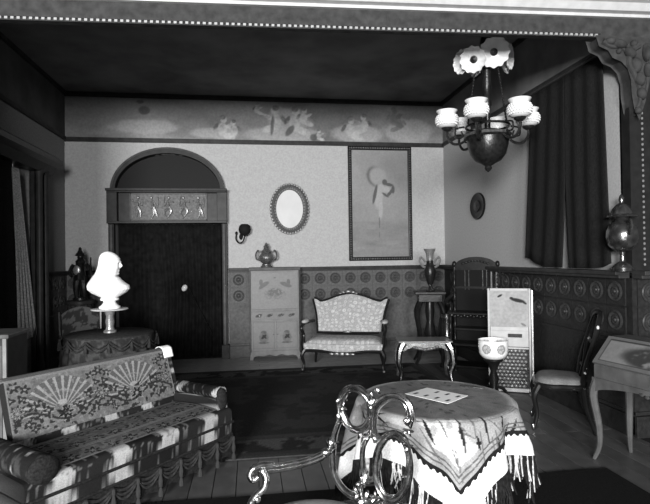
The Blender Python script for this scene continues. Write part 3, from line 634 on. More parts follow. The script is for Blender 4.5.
# ------------------------------------------------------------------ carved etagere in the corner
et = thing('carved_etagere', 'dark carved shelf stand with arched crest in the far right corner', 'etagere', (2.87, 6.44, 0), R(-34))
EW = .56
for a in (-1, 1):
    for b in (0, 1):
        y = -.14 if b == 0 else .14; h = 1.40 if b else .80
        prof = []; z = 0
        while z < h: prof += [(.026, z), (.02, z + .03), (.028, z + .05), (.017, z + .08), (.017, z + .15)]; z += .18
        prof.append((.02, h)); MB().lathe(prof, 10, (a * EW / 2, y, 0)).build('post', M_WOODD, et)
for z in (.12, .40, .80): MB().box((0, 0, z), (EW + .07, .34, .028)).build('shelf', M_WOODD, et, smooth=False, bevel=.006)
MB().box((0, .135, 1.12), (EW + .04, .03, .028)).build('shelf', M_WOODD, et, smooth=False)
m = MB(); m.prism([(-.26, 1.36), (.26, 1.36)] + [(.26 * cos(PI * i / 20), 1.40 + .12 * sin(PI * i / 20)) for i in range(21)], .12, .16); m.build('arched_crest', M_WOODD, et, smooth=False, bevel=.008)
m = MB()
for i in range(9): m.ell((-.16 + .04 * i, .112, 1.44 + .035 * cos((i - 4) * .4)), (.022, .01, .014), 8, 5)
m.build('crest_carving', M_BRONZE, et)
for a in (-1, 1): MB().ell((a * EW / 2, .14, 1.43), (.032, .032, .045)).build('finial', M_WOODD, et)
MB().box((0, .155, .89), (.52, .01, 1.0)).build('back_panel', M_DARKROOM, et, smooth=False)
for a in (-1, 1):
    m = MB(); m.box((a * .09, .145, 1.22), (.012, .01, .26)); m.box((a * .14, .145, 1.22), (.012, .01, .26)); m.build('mirror_bevel', M_SILVER, et, smooth=False)
for a in (-1, 1):
    MB().tube(cr([(a * .30, .12, 1.02), (a * .36, .06, .96), (a * .34, -.02, .90), (a * .28, -.08, .92), (a * .27, -.14, .84), (a * .31, -.17, .80)], 6), lambda t: .026 - .01 * t, 8).build('side_scroll', M_WOODD, et)
m = MB()
for i in range(14): m.ell((-.26 + .04 * i, -.172, .778 - .012 * (i % 2)), (.02, .008, .016), 6, 4)
m.build('shelf_edging', M_BRONZE, et)
m = MB(); m.tube([(.205, .10, 1.05), (.205, .10, 1.36), (.27, .10, 1.36), (.27, .10, 1.05)], .012, 6); m.build('pale_frame', M_PEWTER, et)
MB().box((0, -.02, .60), (.46, .26, .02)).build('inner_shelf', M_WOODD, et, smooth=False)

# ------------------------------------------------------------------ screen
A, B_ = Vector((2.66, 5.62, 0)), Vector((3.08, 5.42, 0)); dvec = (B_ - A); SW = dvec.length; rz = math.atan2(dvec.y, dvec.x)
sr = thing('fire_screen', 'white framed standing screen with painted panel above and lattice below', 'screen', (A + B_) / 2, rz)
for a in (-1, 1): MB().box((a * (SW / 2 - .015), 0, .585), (.022, .035, 1.17)).build('stile', M_PLASTER, sr, smooth=False, bevel=.006)
for z, hh in ((1.155, .03), (.715, .045), (.50, .02), (.03, .04)): MB().box((0, 0, z), (SW - .06, .03, hh)).build('rail', M_PLASTER, sr, smooth=False, bevel=.005)
def scrp(u, v):
    x, y = u * .37, v * .41; g = .30 + .06 * (fbm(x * 9, y * 9, 31) - .5) * 2
    d = max(blob(x, y, .10, .35, .03, .012, .6), blob(x, y, .32, .03, .03, .012, -.6) * .6, blob(x, y, .27, .30, .075, .022, -.25), blob(x, y, .33, .275, .03, .012, -.6), blob(x, y, .21, .325, .02, .014))
    return mixc(g, .02, d)
MB().grid(lambda u, v: ((u - .5) * (SW - .05), .0, .735 + .41 * v), 60, 60, scrp).build('painted_panel', M_PAINTV, sr, smooth=False, solid=.008)
MB().box((0, .004, .605), (SW - .06, .01, .18)).build('middle_panel', M_PLASTER, sr, smooth=False)
MB().box((.06, -.006, .64), (.15, .014, .04)).build('slot', M_WOODD, sr, smooth=False)
MB().box((0, .012, .27), (SW - .06, .008, .44)).build('lattice_back', M_WOODD, sr, smooth=False)
lat = MB(); 
for j in range(11):
    for i in range(9):
        xx = -SW / 2 + .045 + .042 * i + (.021 if j % 2 else 0)
        if xx < SW / 2 - .04: lat.lathe([(.023, 0), (.016, .008), (.008, .002)], 8, (xx, 0, .075 + .0395 * j), mx=Matrix.Rotation(PI / 2, 3, 'X'), sy=.8)
o = lat.build('lattice', M_PEWTER, sr)
for a in (-1, 1): MB().box((a * (SW / 2 - .02), 0, .012), (.035, .26, .024)).build('foot', M_WOODM, sr, smooth=False, bevel=.005)
l2 = MB(); l2.box((SW / 2 + .012, .10, .60), (.016, .20, 1.10)); l2.build('folded_leaf', M_PEWTER, sr, smooth=False)

# ------------------------------------------------------------------ white planter on stand
pn = thing('planter_stand', 'dark turned stand under the white porcelain bowl', 'stand', (2.52, 5.20, 0))
MB().lathe([(.06, .10), (.035, .16), (.055, .24), (.03, .32), (.06, .40), (.10, .44), (.10, .455)], 16).build('column', M_WOODD, pn)
for i in range(3):
    a = 2 * PI * i / 3 - .5; c_, s_ = cos(a), sin(a)
    MB().tube(cr([(.03 * c_, .03 * s_, .16), (.10 * c_, .10 * s_, .14), (.15 * c_, .15 * s_, .05), (.19 * c_, .19 * s_, .012)], 5), .018, 6).build('foot', M_WOODD, pn)
pb = thing('porcelain_bowl', 'white porcelain planter bowl with round medallions on dark stand', 'bowl', (2.52, 5.20, .456))
def pcol(a, z):
    g = .78
    for k in range(6):
        a0 = -1.45 + k * PI / 3; d = (a - a0 + PI) % (2 * PI) - PI; q = math.hypot(d * .15, z - .115)
        if q < .05: g = .25 if .036 < q or q < .012 or vn(a * 30, z * 90, 2) > .6 else .45
    return g
MB().lathe([(.08, 0), (.11, .01), (.135, .04)] + [(.145 + .007 * min(1, k / 5), .06 + .01 * k) for k in range(13)] + [(.150, .19), (.155, .20), (.145, .20), (.135, .15), (.0, .14)], 110, cf=pcol).build('bowl', M_PORC, pb)

# ------------------------------------------------------------------ side chair by the desk
sch = thing('side_chair', 'side chair with pale seat and shiny inlaid dark back beside desk', 'chair', (2.74, 4.36, .0), R(-118))
# local: front = -y after rotation -> seat faces left of the picture
def sseat(u, v):
    a = 2 * PI * u; q = min(1, v * 1.0); rx, ry = .215 + .02 * (sin(a) < 0), .205
    ex = math.copysign(abs(cos(a)) ** .65, cos(a)) * rx; ey = math.copysign(abs(sin(a)) ** .65, sin(a)) * ry
    return (ex * q, ey * q, .42 + .055 * math.sqrt(max(0, 1 - q ** 5)))
MB().grid(sseat, 48, 12, lambda u, v: .13 + .08 * fbm(u * 12, v * 6, 4), wrapu=True).build('seat', M_FLORAL, sch)
m = MB(); m.tube([Vector(sseat(i / 48, 1)) - Vector((0, 0, .025)) for i in range(48)], .026, 8, True); m.build('seat_rail', M_WOODD, sch)
for a in (-1, 1):
    l = MB(); l.tube(cr([(a * .19, -.18, .40), (a * .215, -.22, .30), (a * .19, -.20, .15), (a * .205, -.23, .01)], 6), lambda t: .03 - .017 * t, 8); lg = l.build('leg', M_WOODD, sch)
    MB().ell((a * .205, -.232, .035), (.014, .016, .035)).build('leg_tip', M_GILT, lg)
    MB().tube(cr([(a * .17, .17, .40), (a * .18, .20, .2), (a * .19, .27, .0)], 6), lambda t: .024 - .008 * t, 8).build('leg', M_WOODD, sch)
    MB().tube(cr([(a * .17, .17, .42), (a * .19, .20, .60), (a * .20, .26, .80), (a * .15, .31, .98), (a * .05, .33, 1.03), (0, .33, 1.03)], 8), .022, 8).build('back_post', M_WOODD, sch)
m = MB()
for z in (.55, .78): m.tube([(-.19, .20 + (z - .55) * .25, z), (.19, .20 + (z - .55) * .25, z)], .018, 6)
m.tube(cr([(0, .18, .45), (.06, .21, .6), (-.05, .25, .78), (0, .32, 1.0)], 6), .03, 8); m.build('splat', M_WOODD, sch)
m = MB()
for a in (-1, 1):
    for z in (.48, .53, .57, .63, .66, .71, .77, .83, .86, .92): m.ell((a * (.175 + .02 * (z > .5)), .165 + max(0, z - .45) * .27, z), (.014, .012, .010 + .008 * ((z * 100) % 3 > 1)), 6, 4)
m.build('pearl_inlay', M_WHITEGL, sch)['kind'] = 'stuff'
m = MB()
for i in range(12):
    q = Vector(sseat((i + .5) / 12, 1)); m.ell((q.x * 1.1, q.y * 1.1, q.z - .03), (.013, .013, .010), 6, 4)
m.build('rail_studs', M_GILT, sch)['kind'] = 'stuff'

# ------------------------------------------------------------------ writing desk at the right
M_DESK = mat('desk_wood', .075, .45, ns=12, na=.25)
dk = thing('writing_desk', 'slant-front writing desk with painted lid and curved legs at the right', 'desk', (2.55, 3.62, .0), R(11))
# local x: depth to the wall, local -y: towards the camera
DL, DD = .95, .36
def lid(u, v): return (.0 + .17 * v, -.0 - DL * u + .03 * 0, .725 + .185 * v)
def lidc(u, v):
    x, y = u * .95, v * .33; g = .085 + .03 * fbm(x * 8, y * 8, 7)
    if .035 < x < .91 and .035 < y < .30:
        g = .15 + .05 * (fbm(x * 9, y * 12, 5) - .4); e = min(x - .035, .91 - x, y - .035, .30 - y)
        if e < .012: g = .03
        else: g = mixc(g, .035, max(blob(x, y, .48, .15, .30, .13) * sst(.35, .6, fbm(x * 12, y * 12, 6)), blob(x, y, .5, .22, .2, .1) * .6))
    return g
MB().grid(lid, 120, 40, lidc).build('slant_lid', M_PAINTG, dk, smooth=False, solid=.02)
MB().prism([(.0, .71), (.17, .895), (DD, .895), (DD, .60), (.0, .60)], -DL + .01, -.01).build('case', M_DESK, dk, smooth=False)
MB().box((.265, -DL / 2, .905), (.20, DL + .01, .02)).build('desk_top', M_DESK, dk, smooth=False, bevel=.005)
n = 24
pol = [(-.0, .62), (-DL, .62)] + [(-DL + DL * i / n, .50 + .085 * sin(PI * i / n) ** .6) for i in range(n + 1)]
MB().prism([(a, b) for a, b in pol], -.012, .012, 'x').build('apron', M_DESK, dk, smooth=False)
MB().prism([(0, .62), (DD, .62), (DD, .5), (DD * .8, .56), (DD * .5, .575), (DD * .2, .56), (0, .5)], -.022, -.0).build('apron', M_DESK, dk, smooth=False)
for a, b in ((0.02, -.02), (0.02, -DL + .02), (DD - .02, -.02), (DD - .02, -DL + .02)):
    o_ = Vector((-1 if a < .1 else 1, 1 if b > -.5 else -1, 0)) * .7
    MB().tube(cr([(a, b, .60), (a + .03 * o_.x, b + .03 * o_.y, .48), (a - .01 * o_.x, b, .25), (a - .01 * o_.x, b, .1), (a + .035 * o_.x, b + .03 * o_.y, .0)], 6), lambda t: .034 - .02 * t, 8).build('leg', M_DESK, dk)
m = MB()
for i in range(7): m.ell((-.015, -.42 - .04 * i, .585 - .01 * (i % 2)), (.008, .018, .012), 6, 4)
m.build('apron_mount', M_GILTD, dk)
pw_ = tag(MB().box((0, 0, 0), (.09, .12, .004)).build('paper_note', M_WHITECL, None, (2.775, 3.16, .848), smooth=False), 'small white paper lying on the slanted desk lid', 'paper')
pw_.rotation_euler = (0, -math.atan2(.185, .17), R(11))

# ------------------------------------------------------------------ chandelier
cx, cy = atY(487, 100, 4.7).xy
ch = thing('chandelier', 'six-light chandelier with white hobnail shades and dark bowl', 'chandelier', (cx, cy, 2.36))
def Z(z): return z - 2.36
MB().lathe([(.09, 1.74), (.08, 1.70), (.03, 1.66), (.018, 1.60), (.018, 1.30), (.05, 1.28), (.06, 1.22), (.04, 1.17), (.032, 1.08), (.045, .80), (.03, .75), (.04, .72), (.04, .62), (.025, .58), (.03, .36)], 16).build('stem', M_BRONZE, ch)
MB().lathe([(.03, .40), (.10, .385), (.18, .345), (.205, .33), (.21, .315), (.195, .30), (.19, .24), (.165, .15), (.12, .09), (.06, .06), (.03, .04), (.035, .02), (.025, .0), (.0, -.02)], 32).build('bowl', M_SILVER if False else M_BRONZE, ch)
MB().lathe([(.212, .322), (.222, .335), (.212, .348)], 32).build('bowl_rim', M_GILTD, ch)
ring = [(.20 * cos(2 * PI * i / 24), .20 * sin(2 * PI * i / 24), .42) for i in range(24)]
MB().tube(ring, .012, 6, True).build('ring', M_BRONZE, ch)
RR = .385; shade_me = None; base_a = math.atan2(-cy, -cx)
for k in range(6):
    th = base_a + R(-14 + 60 * k); c_, s_ = cos(th), sin(th)
    ar = MB().tube(cr([(.15 * c_, .15 * s_, .36), (.24 * c_, .24 * s_, .27), (.33 * c_, .33 * s_, .26), (RR * c_, RR * s_, .33), ((RR) * c_, RR * s_, .40)], 6), .013, 6).build('arm', M_BRONZE, ch)
    m = MB(); m.tube(cr([(.22 * c_, .22 * s_, .42), (.30 * c_, .30 * s_, .40), (.30 * c_, .30 * s_, .33), (.24 * c_, .24 * s_, .33), (.25 * c_, .25 * s_, .38)], 6), .009, 6); m.build('scroll', M_BRONZE, ar)
    MB().lathe([(.02, .38), (.05, .40), (.055, .415)], 14, (RR * c_, RR * s_, 0)).build('shade_holder', M_BRONZE, ar)
    if shade_me is None:
        m = MB(); pr_ = [(.05, .0), (.085, .01), (.112, .04), (.12, .075), (.11, .11), (.092, .135), (.092, .148), (.112, .175), (.106, .176), (.086, .15), (.084, .13), (.10, .10), (.108, .07), (.10, .04), (.05, .015)]
        m.lathe(pr_, 30)
        for j, (rr_, zz) in enumerate(((.105, .03), (.117, .052), (.1195, .075), (.116, .098), (.105, .118))):
            for i in range(26):
                a = 2 * PI * (i + .5 * (j % 2)) / 26; m.ell((rr_ * cos(a), rr_ * sin(a), zz), .009, 5, 3)
        shade_me = m.mesh('shade', M_WHITEGL)
    o = bpy.data.objects.new('shade', shade_me); COL.objects.link(o); o.parent = ch; o.location = (RR * c_, RR * s_, .415); o.scale = (.9, .9, .93)
for k in range(3):
    th = base_a + R(-40 + 120 * k) if False else base_a + R((-62, 58, 180)[k]); c_, s_ = cos(th), sin(th)
    m = MB(); a_, b_ = Vector((.09 * c_, .09 * s_, 1.16)), Vector((.20 * c_, .20 * s_, .43)); N = 26
    for i in range(N):
        p = a_.lerp(b_, (i + .5) / N); m.ell(p, (.011, .011, .018), 6, 4)
    m.build('chain', M_BRONZE, ch)
# ruffled white glass smoke bells around the top
CB = Vector((cx, cy, 2.36))
def bell(pos, nrm_, rr):
    mx = Vector(nrm_).to_track_quat('Z', 'Y').to_matrix(); p = Vector(pos) - CB
    m = MB(); m.lathe([(.022, -.035), (.028, -.018), (rr * .45, -.012), (rr * .85, .008), (rr, .03), (rr * .97, .036), (rr * .82, .016), (rr * .45, -.003), (.03, -.01)], 60, p, mx=mx, wave=lambda a, t: 1 + .05 * cos(12 * a) * (1 if .3 < t < .8 else 0))
    o = m.build('smoke_bell', M_WHITEGL, ch)
    MB().lathe([(.0, .012), (.014, .010), (.018, .002), (.034, .0), (.036, -.01)], 16, p, mx=mx).build('bell_hub', M_BRONZE, o)
    MB().tube([(0, 0, p.z - .04), p - mx @ Vector((0, 0, .03))], .008, 6).build('bell_arm', M_BRONZE, o)
for (px, py, Y, rr, side, dz) in ((494, 52, cy - .14, .138, .12, -.05), (473.5, 59.5, cy - .10, .12, -.25, -.02), (507, 57, cy + .02, .12, 1.6, .25), (464, 62, cy + .02, .115, -1.6, .2), (503, 63, cy + .14, .11, 2.0, .5), (479, 66, cy + .14, .11, -2.0, .6)):
    p = atY(px, py, Y); tc_ = (Vector((0, 0, H)) - p).normalized(); rgt = rt
    bell(p, (tc_ + rgt * side + Vector((0, 0, dz))).normalized(), rr)

# ------------------------------------------------------------------ rugs
def ruga(u, v):
    x, y = -2.45 + 4.75 * u, 4.06 + 3.2 * v; e = min(x + 2.45, 2.3 - x, y - 4.06, 7.26 - y)
    g = .024 + .012 * (fbm(x * 5, y * 5, 14) > .55)
    if e < .5:
        g = .035
        if e < .05 or .44 < e < .5: g = .045
        elif .12 < e < .40: g = .02 + .05 * (fbm(x * 6, y * 6, 4) > .5) 
    return g
o = MB().grid(lambda u, v: (-2.45 + 4.75 * u, 4.06 + 3.2 * v, .007), 150, 100, ruga).build('carpet', M_RUGV, smooth=False, solid=.011)
tag(o, 'large dark patterned carpet with border in the alcove', 'carpet')
o = MB().box((.65, 2.0, .0075), (3.7, 2.84, .014)).build('black_rug', M_BLACKRUG, smooth=False); tag(o, 'plain black rug under the round table in the foreground', 'rug')

# ------------------------------------------------------------------ sofa
SA = .698; L = 1.56
so_o = Vector((-.181, 4.017)); dl = Vector((sin(SA), cos(SA)))
org = so_o - dl * (L / 2 - .02)
SRZ = PI / 2 - SA
sf = thing('patchwork_sofa', 'low sofa in dark and white patchwork upholstery with tasselled skirt', 'sofa', (org.x, org.y, .016), SRZ)
hx = L / 2
def patch(x, z, row):
    s = x * 5.4 + row * .45 + .15 * sin(z * 30) + .3 * fbm(x * 9, z * 9, 3)
    k = math.floor(s); f = s - k; h = _h(k, row, 5)
    whit = (k % 2 == 0) and f < .68 and h > .12; g = .34 + .2 * (fbm(x * 30, z * 30, 2) - .5) if whit else .008 + .01 * h
    if not whit and fbm(x * 40, z * 40, 8) > .66: g = .10
    if whit and fbm(x * 45, z * 45, 18) > .66: g = .18
    return g
def rbox(m, x0, x1, y0, y1, z0, z1, r, cf, n=60):
    "cushion with rounded front/top, coloured by cf(x, z, y)"
    prof = [(y0 + r * (1 - cos(t)) if 0 else 0, 0) for t in ()]
    P = [(y0, z0), (y0, z1 - r)] + [(y0 + r - r * cos(t * PI / 10), z1 - r + r * sin(t * PI / 10)) for t in range(1, 6)] + [(y0 + (y1 - y0) * q, z1 + .012 * sin(PI * q)) for q in (.3, .5, .7)] + [(y1 - r + r * sin(t * PI / 8), z1 - r + r * cos(t * PI / 8)) for t in range(0, 5)] + [(y1, z0)]
    vs = []; cs = []
    for i in range(n + 1):
        x = x0 + (x1 - x0) * i / n
        for (y, z) in P: vs.append((x, y, z)); cs.append(cf(x, z, y))
    k = len(P); fs = [(i * k + j, (i + 1) * k + j, (i + 1) * k + j + 1, i * k + j + 1) for i in range(n) for j in range(k - 1)]
    fs += [tuple(range(k)), tuple(n * k + j for j in range(k - 1, -1, -1))]
    m.add(vs, fs, cs); return m
rbox(MB(), -hx + .0, hx - .0, .0, .60, .10, .205, .01, lambda x, z, y: .014, 40).build('base', M_CLOTHV, sf)
rbox(MB(), -hx, hx, -.012, .58, .20, .305, .02, lambda x, z, y: patch(x + .06, z, 2), 120).build('lower_cushion', M_CLOTHV, sf)
rbox(MB(), -hx + .01, hx - .01, -.02, .56, .30, .40, .035, lambda x, z, y: patch(x, z, 3) if y < .2 else .06, 120).build('seat_cushion', M_CLOTHV, sf)
for z, y in ((.205, -.012), (.30, -.022), (.105, -.008)):
    MB().tube([(-hx, y, z), (hx, y, z), (hx + .005, .3, z), (hx, .58, z)], .010, 6).build('welt', M_FRINGE, sf)
for (x0, y0, x1, y1) in ((-hx + .03, .04, hx - .03, .56),):
    for a in (-1, 1):
        for b in (.05, .54): MB().lathe([(.025, 0), (.03, .05), (.035, .10)], 10, (a * (hx - .05), b, 0)).build('leg', M_WOODD, sf)
def swags(m, p0, p1, n):
    p0, p1 = Vector(p0), Vector(p1)
    for i in range(n):
        a, b = p0.lerp(p1, i / n), p0.lerp(p1, (i + 1) / n)
        for q in range(3):
            m.tube([a.lerp(b, t / 8) - Vector((0, 0, (.03 + .02 * q) * sin(PI * t / 8) + .008 * q)) for t in range(9)], .009, 5)
m = MB(); m.grid(lambda u, v: (-hx + L * u, -.004, .03 + .165 * v + .02 * (1 - v) * abs(sin(u * 9 * PI))), 90, 3); m.grid(lambda u, v: (hx + .003, .58 * u, .03 + .165 * v + .02 * (1 - v) * abs(sin(u * 4 * PI))), 30, 3)
m.build('skirt', M_FRINGE, sf)
m = MB(); swags(m, (-hx, -.018, .185), (hx, -.018, .185), 9); swags(m, (hx + .014, 0, .185), (hx + .014, .56, .185), 3); m.build('swag_fringe', mat('swag_cord', .026, .9, ns=60, na=.4), sf)
tas = None
for i in range(10):
    p = (-hx + L * i / 9, -.026, 0)
    if tas is None: tas = MB().lathe([(.0, .19), (.011, .185), (.013, .16), (.008, .15), (.016, .11), (.014, .075), (.008, .065), (.016, .04), (.017, .012), (0, .012)], 8).build('tassel', mat('tassel_cord', .03, .9), sf, p)
    else: inst(tas, sf, p)
for i in (1, 2, 3): inst(tas, sf, (hx + .015, .56 * i / 3, 0))
# back: slopes away from the seat
BX0, BX1 = -1.31 + hx - .02, hx - .035
def bpos(x, t, off=0.0):  # t 0..1 up the back, off in front
    return (x, .50 + .13 * t - off, .385 + .41 * t)
def bcol(u, v):
    x = BX0 + (BX1 - BX0) * u
    return patch(x * 1.2 + .03, v * .3, 7) if v < .2 else (patch(v * 1.3, .2, 9) if u > .9 else .03)
m = MB(); m.grid(lambda u, v: bpos(BX0 + (BX1 - BX0) * u, v), 110, 24, bcol)
m.grid(lambda u, v: Vector(bpos(BX0 + (BX1 - BX0) * u, 1)) + Vector((0, .06 * v, .015 * sin(PI * v) - .02 * v)), 40, 4, lambda u, v: .35)
m.grid(lambda u, v: Vector(bpos(BX0 + (BX1 - BX0) * u, v)) + Vector((0, .06, -.02 * v)), 40, 4, lambda u, v: .04)
for e in (BX0, BX1): m.grid(lambda u, v, e=e: Vector(bpos(e, v)) + Vector((0, .06 * u, -.02 * v * u)), 4, 24, lambda u, v, e=e: patch(v * 1.2, .1, 4) if e > 0 else .02)
m.build('backrest', M_CLOTHV, sf)
for s in (-1, 1):
    X = s * (hx - .055)
    if s > 0:
        # upholstered loop arm on the right
        MB().grid(lambda u, v: (X + .055 * cos(2 * PI * v) - 0, .50 - .46 * u, .52 + .045 * sin(2 * PI * v)), 40, 14, lambda u, v: patch(u * .9, v * .5, 12) * (.5 if .1 < u < .85 else 1) ).build('arm_roll', M_CLOTHV, sf)
        rbox(MB(), X - .05, X + .05, .03, .50, .39, .475, .02, lambda x, z, y: patch(y, z, 14), 8).build('arm_pad', M_CLOTHV, sf)
        MB().ell((X, .04, .47), (.055, .035, .085)).build('arm_front', M_FRINGE, sf)
    else:
        MB().grid(lambda u, v: (X + .06 + .09 * cos(2 * PI * v), .55 - .56 * u, .44 + .075 * sin(2 * PI * v)), 40, 18, lambda u, v: .012 + .03 * (fbm(u * 14, v * 10, 6) > .6) + .25 * (fbm(u * 11, v * 7, 16) > .70)).build('arm_roll', M_CLOTHV, sf)
        MB().ell((X + .06, -.012, .44), (.09, .03, .075)).build('arm_front', M_FRINGE, sf)
# embroidered covers: things of their own lying on the sofa
def flower(x, y, cx, cy, r, pet=5):
    d = math.hypot(x - cx, y - cy); a = math.atan2(y - cy, x - cx); q = r * (.72 + .28 * cos(pet * a))
    return d, q
def emb(x, y, W, Hh):
    g = .12 + .06 * (fbm(x * 45, y * 45, 2) - .5) * 2
    for cx in (W * .27, W * .715):
        dx, dy = x - cx, y - Hh * .33; r = math.hypot(dx, dy); a = math.atan2(dy, dx)
        if dy > 0 and .06 < r < .26:
            k = sin(a * 27); g = .24 if k > .45 else .08
            if abs(r - .15) < .006 and k < .45: g = .14
        if blob(x, y, cx, Hh * .46, .035, .022) > .5: g = .26
        d, q = flower(x, y, cx + .01, Hh * .27, .055, 7)
        if d < q: g = .012 if d > .3 * q else .22
        elif d < q * 1.25: g = .2
    D = 0; Lg = 0
    for cx in (.04 * W, W * .50, W * .955):
        for ex, ey, rr, pt in ((0, .395, .045, 6), (-.065, .365, .038, 5), (.065, .365, .038, 5), (-.03, .30, .034, 3), (.035, .30, .034, 3), (0, .20, .062, 9), (-.10, .22, .042, 5), (.10, .22, .042, 5), (-.135, .13, .045, 4), (.135, .13, .045, 4), (-.055, .10, .04, 5), (.055, .10, .04, 5), (-.19, .17, .035, 4), (.19, .17, .035, 4), (-.10, .06, .03, 4), (.09, .05, .03, 4)):
            d, q = flower(x, y, cx + ex, ey * Hh / .45, rr, pt)
            if d < q:
                if d < q * .28 or (pt == 9 and .5 < d / q < .7): Lg = 1
                else: D = 1
    wv = Hh * .27 + .05 * sin(x * 13)
    if abs(y - wv) < .009: D = 1
    if vn(x * 42, y * 42, 12) > .68 and abs(y - wv) < .11: D = 1
    if vn(x * 60, y * 60, 15) > .80: Lg = max(Lg, .6)
    g = mixc(g, .014, D * .92); g = mixc(g, .20, Lg)
    if min(x, W - x, Hh - y) < .012: g = .16
    return g
BW = BX1 - .045 - BX0
th_ = MB().grid(lambda u, v: bpos(BX0 + BW * u, .16 + .85 * v, .010), 300, 120, lambda u, v: emb(u * BW, v * .44, BW, .44))
th_.grid(lambda u, v: Vector(bpos(BX0 + BW * u, 1.01, .010)) + Vector((0, .075 * v, .012 * sin(PI * v) + .006)), 60, 4, lambda u, v: .10)
th_ = th_.build('embroidered_throw', M_CLOTHV, None, (org.x, org.y, 0), SRZ)
tag(th_, 'embroidered cover with two fan motifs and flowers over the sofa back', 'throw')
th_.location.z = .016
def runc(u, v):
    x, y = u * 1.28, v * .47; g = .09 + .05 * (fbm(x * 34, y * 34, 3) - .5) * 2
    d, q = flower(x % .13, (y + .02) % .155, .065, .078, .055, 6)
    if d < q: g = .015 if d > q * .4 else .16
    elif d < q * 1.3: g = .11
    if vn(x * 50, y * 50, 5) > .72: g = .13
    for l in (.01, .145, .16, .44):
        if abs(y - l) < .006: g = .17
    if u < .012 or u > .988: g = .15
    return g
rn = MB().grid(lambda u, v: (-.66 + 1.30 * u, .01 + .47 * v, .416 + .014 * sin(PI * v) ), 240, 80, runc).build('seat_runner', M_CLOTHV, None, (org.x, org.y, .016), SRZ)
tag(rn, 'dark patterned runner laid along the sofa seat', 'throw')
wc_ = MB(); X0 = BX1 - .085
wc_.grid(lambda u, v: bpos(X0 + .095 * u, 1.03 - .16 * v, .022), 8, 6, lambda u, v: .8); wc_.grid(lambda u, v: Vector(bpos(X0 + .095 * u, 1.03, .022)) + Vector((0, .09 * v, .018 * sin(PI * v))), 8, 6)
tag(wc_.build('white_cloth', M_WHITECL, None, (org.x, org.y, .018), SRZ, solid=.004), 'white folded cloth over the right corner of the sofa back', 'cloth')

# ------------------------------------------------------------------ round table with cloth
TX, TY, TR, TZ = 1.03, 2.86, .42, .74
rtb = thing('round_table', 'round table hidden under the fringed cloth', 'table', (TX, TY, .0155))
MB().lathe([(TR - .01, .685), (TR, .70), (TR - .005, .718), (0, .718)], 40).build('table_top', M_WOOD, rtb)
MB().lathe([(.05, .12), (.035, .2), (.06, .35), (.035, .5), (.05, .69)], 16).build('column', M_WOOD, rtb)
for i in range(3):
    a = 2 * PI * i / 3 + .3; c_, s_ = cos(a), sin(a)
    MB().tube(cr([(.03 * c_, .03 * s_, .18), (.15 * c_, .15 * s_, .16), (.24 * c_, .24 * s_, .06), (.30 * c_, .30 * s_, .035)], 5), .024, 8).build('foot', M_WOOD, rtb)
a1, a2 = .54, .66; CR = R(-7)
def sq(phi): return 1 / max(abs(cos(phi - CR - PI / 4)), abs(sin(phi - CR - PI / 4)))
def drape(phi, s):
    if s <= TR: return (s * cos(phi), s * sin(phi), TZ + .002)
    hang = s - TR; cor = (sq(phi) - 1) / .414
    wv = .045 * min(hang / .2, 1) * (sin(9 * phi + 1.1) * .75 + sin(15 * phi) * .45) + .03 * min(hang / .3, 1) * cor
    ro = min(hang, .03); d = max(hang - .02, 0)
    r = TR + ro * .8 + .16 * d + wv
    return (r * cos(phi), r * sin(phi), TZ - .98 * d - .004 * (hang > .01))
rs = random.Random(11); STR = []
for k in range(90):
    ang = R(rs.choice((62, 58, 66, 118)) if k % 5 else rs.uniform(20, 160)); pp = rs.uniform(R(-175), R(25)) - CR - PI / 4; sr_ = rs.uniform(.44, .70); STR.append((sr_ * cos(pp), sr_ * sin(pp), cos(ang), sin(ang), rs.uniform(.03, .11), rs.uniform(.003, .006) if k % 3 else rs.uniform(.008, .013), .10 if k % 3 else .012))
def tcol(phi, s):
    q = s / sq(phi); xx, yy = s * cos(phi), s * sin(phi)
    a = PI / 4 + CR; u = xx * cos(a) + yy * sin(a); w_ = -xx * sin(a) + yy * cos(a)
    g = .17 + .07 * (fbm(xx * 24, yy * 24, 3) - .5) * 2
    if s < TR - .012: return g if vn(xx * 34, yy * 34, 6) < .88 else .07
    g = .24 + .10 * (fbm(u * 26, w_ * 26, 4) - .5)
    if fbm(u * 5 + 2, w_ * 5, 23) > .44 and q < a1 - .07: g = .42
    for cu_, cw_, c_, s_, l_, wd_, gg in STR:
        du, dw = u - cu_, w_ - cw_; t = du * c_ + dw * s_
        if abs(t) < l_ and abs(-du * s_ + dw * c_) < wd_ * (1.15 - abs(t) / l_): g = gg
    for d0 in (.026, .046):
        if abs(q - (a1 - d0)) < .0035: g = .08
    return g
cl = thing('tablecloth', 'square embroidered tablecloth with white border and dark fringe on round table', 'tablecloth', (TX, TY, 0))
NP = 420
def smap(v, phi):
    e = a1 * sq(phi)
    return (TR * .985) * v / .2 if v < .2 else TR * .985 + (e - TR * .985) * (v - .2) / .8
MB().grid(lambda u, v: drape(2 * PI * u, smap(v, 2 * PI * u)), NP, 70, lambda u, v: tcol(2 * PI * u, smap(v, 2 * PI * u)), wrapu=True).build('cloth', M_CLOTHV, cl, ang=80)
MB().grid(lambda u, v: drape(2 * PI * u, (a1 + (a2 - a1) * v) * sq(2 * PI * u)), NP, 12, lambda u, v: .62, wrapu=True).build('white_border', M_CLOTHV, cl, ang=80)
def trim(u, v):
    p = 2 * PI * u; p0 = Vector(drape(p, a1 * sq(p) - .009 + .018 * v + (.010 * v if int(u * NP * 1.0) % 4 < 2 else 0))); return p0 + Vector((cos(p), sin(p), 0)) * .003
MB().grid(trim, NP, 2, lambda u, v: .01, wrapu=True).build('scalloped_braid', M_CLOTHV, cl, ang=80)
m = MB(); rnd = random.Random(3)
NF = 1000
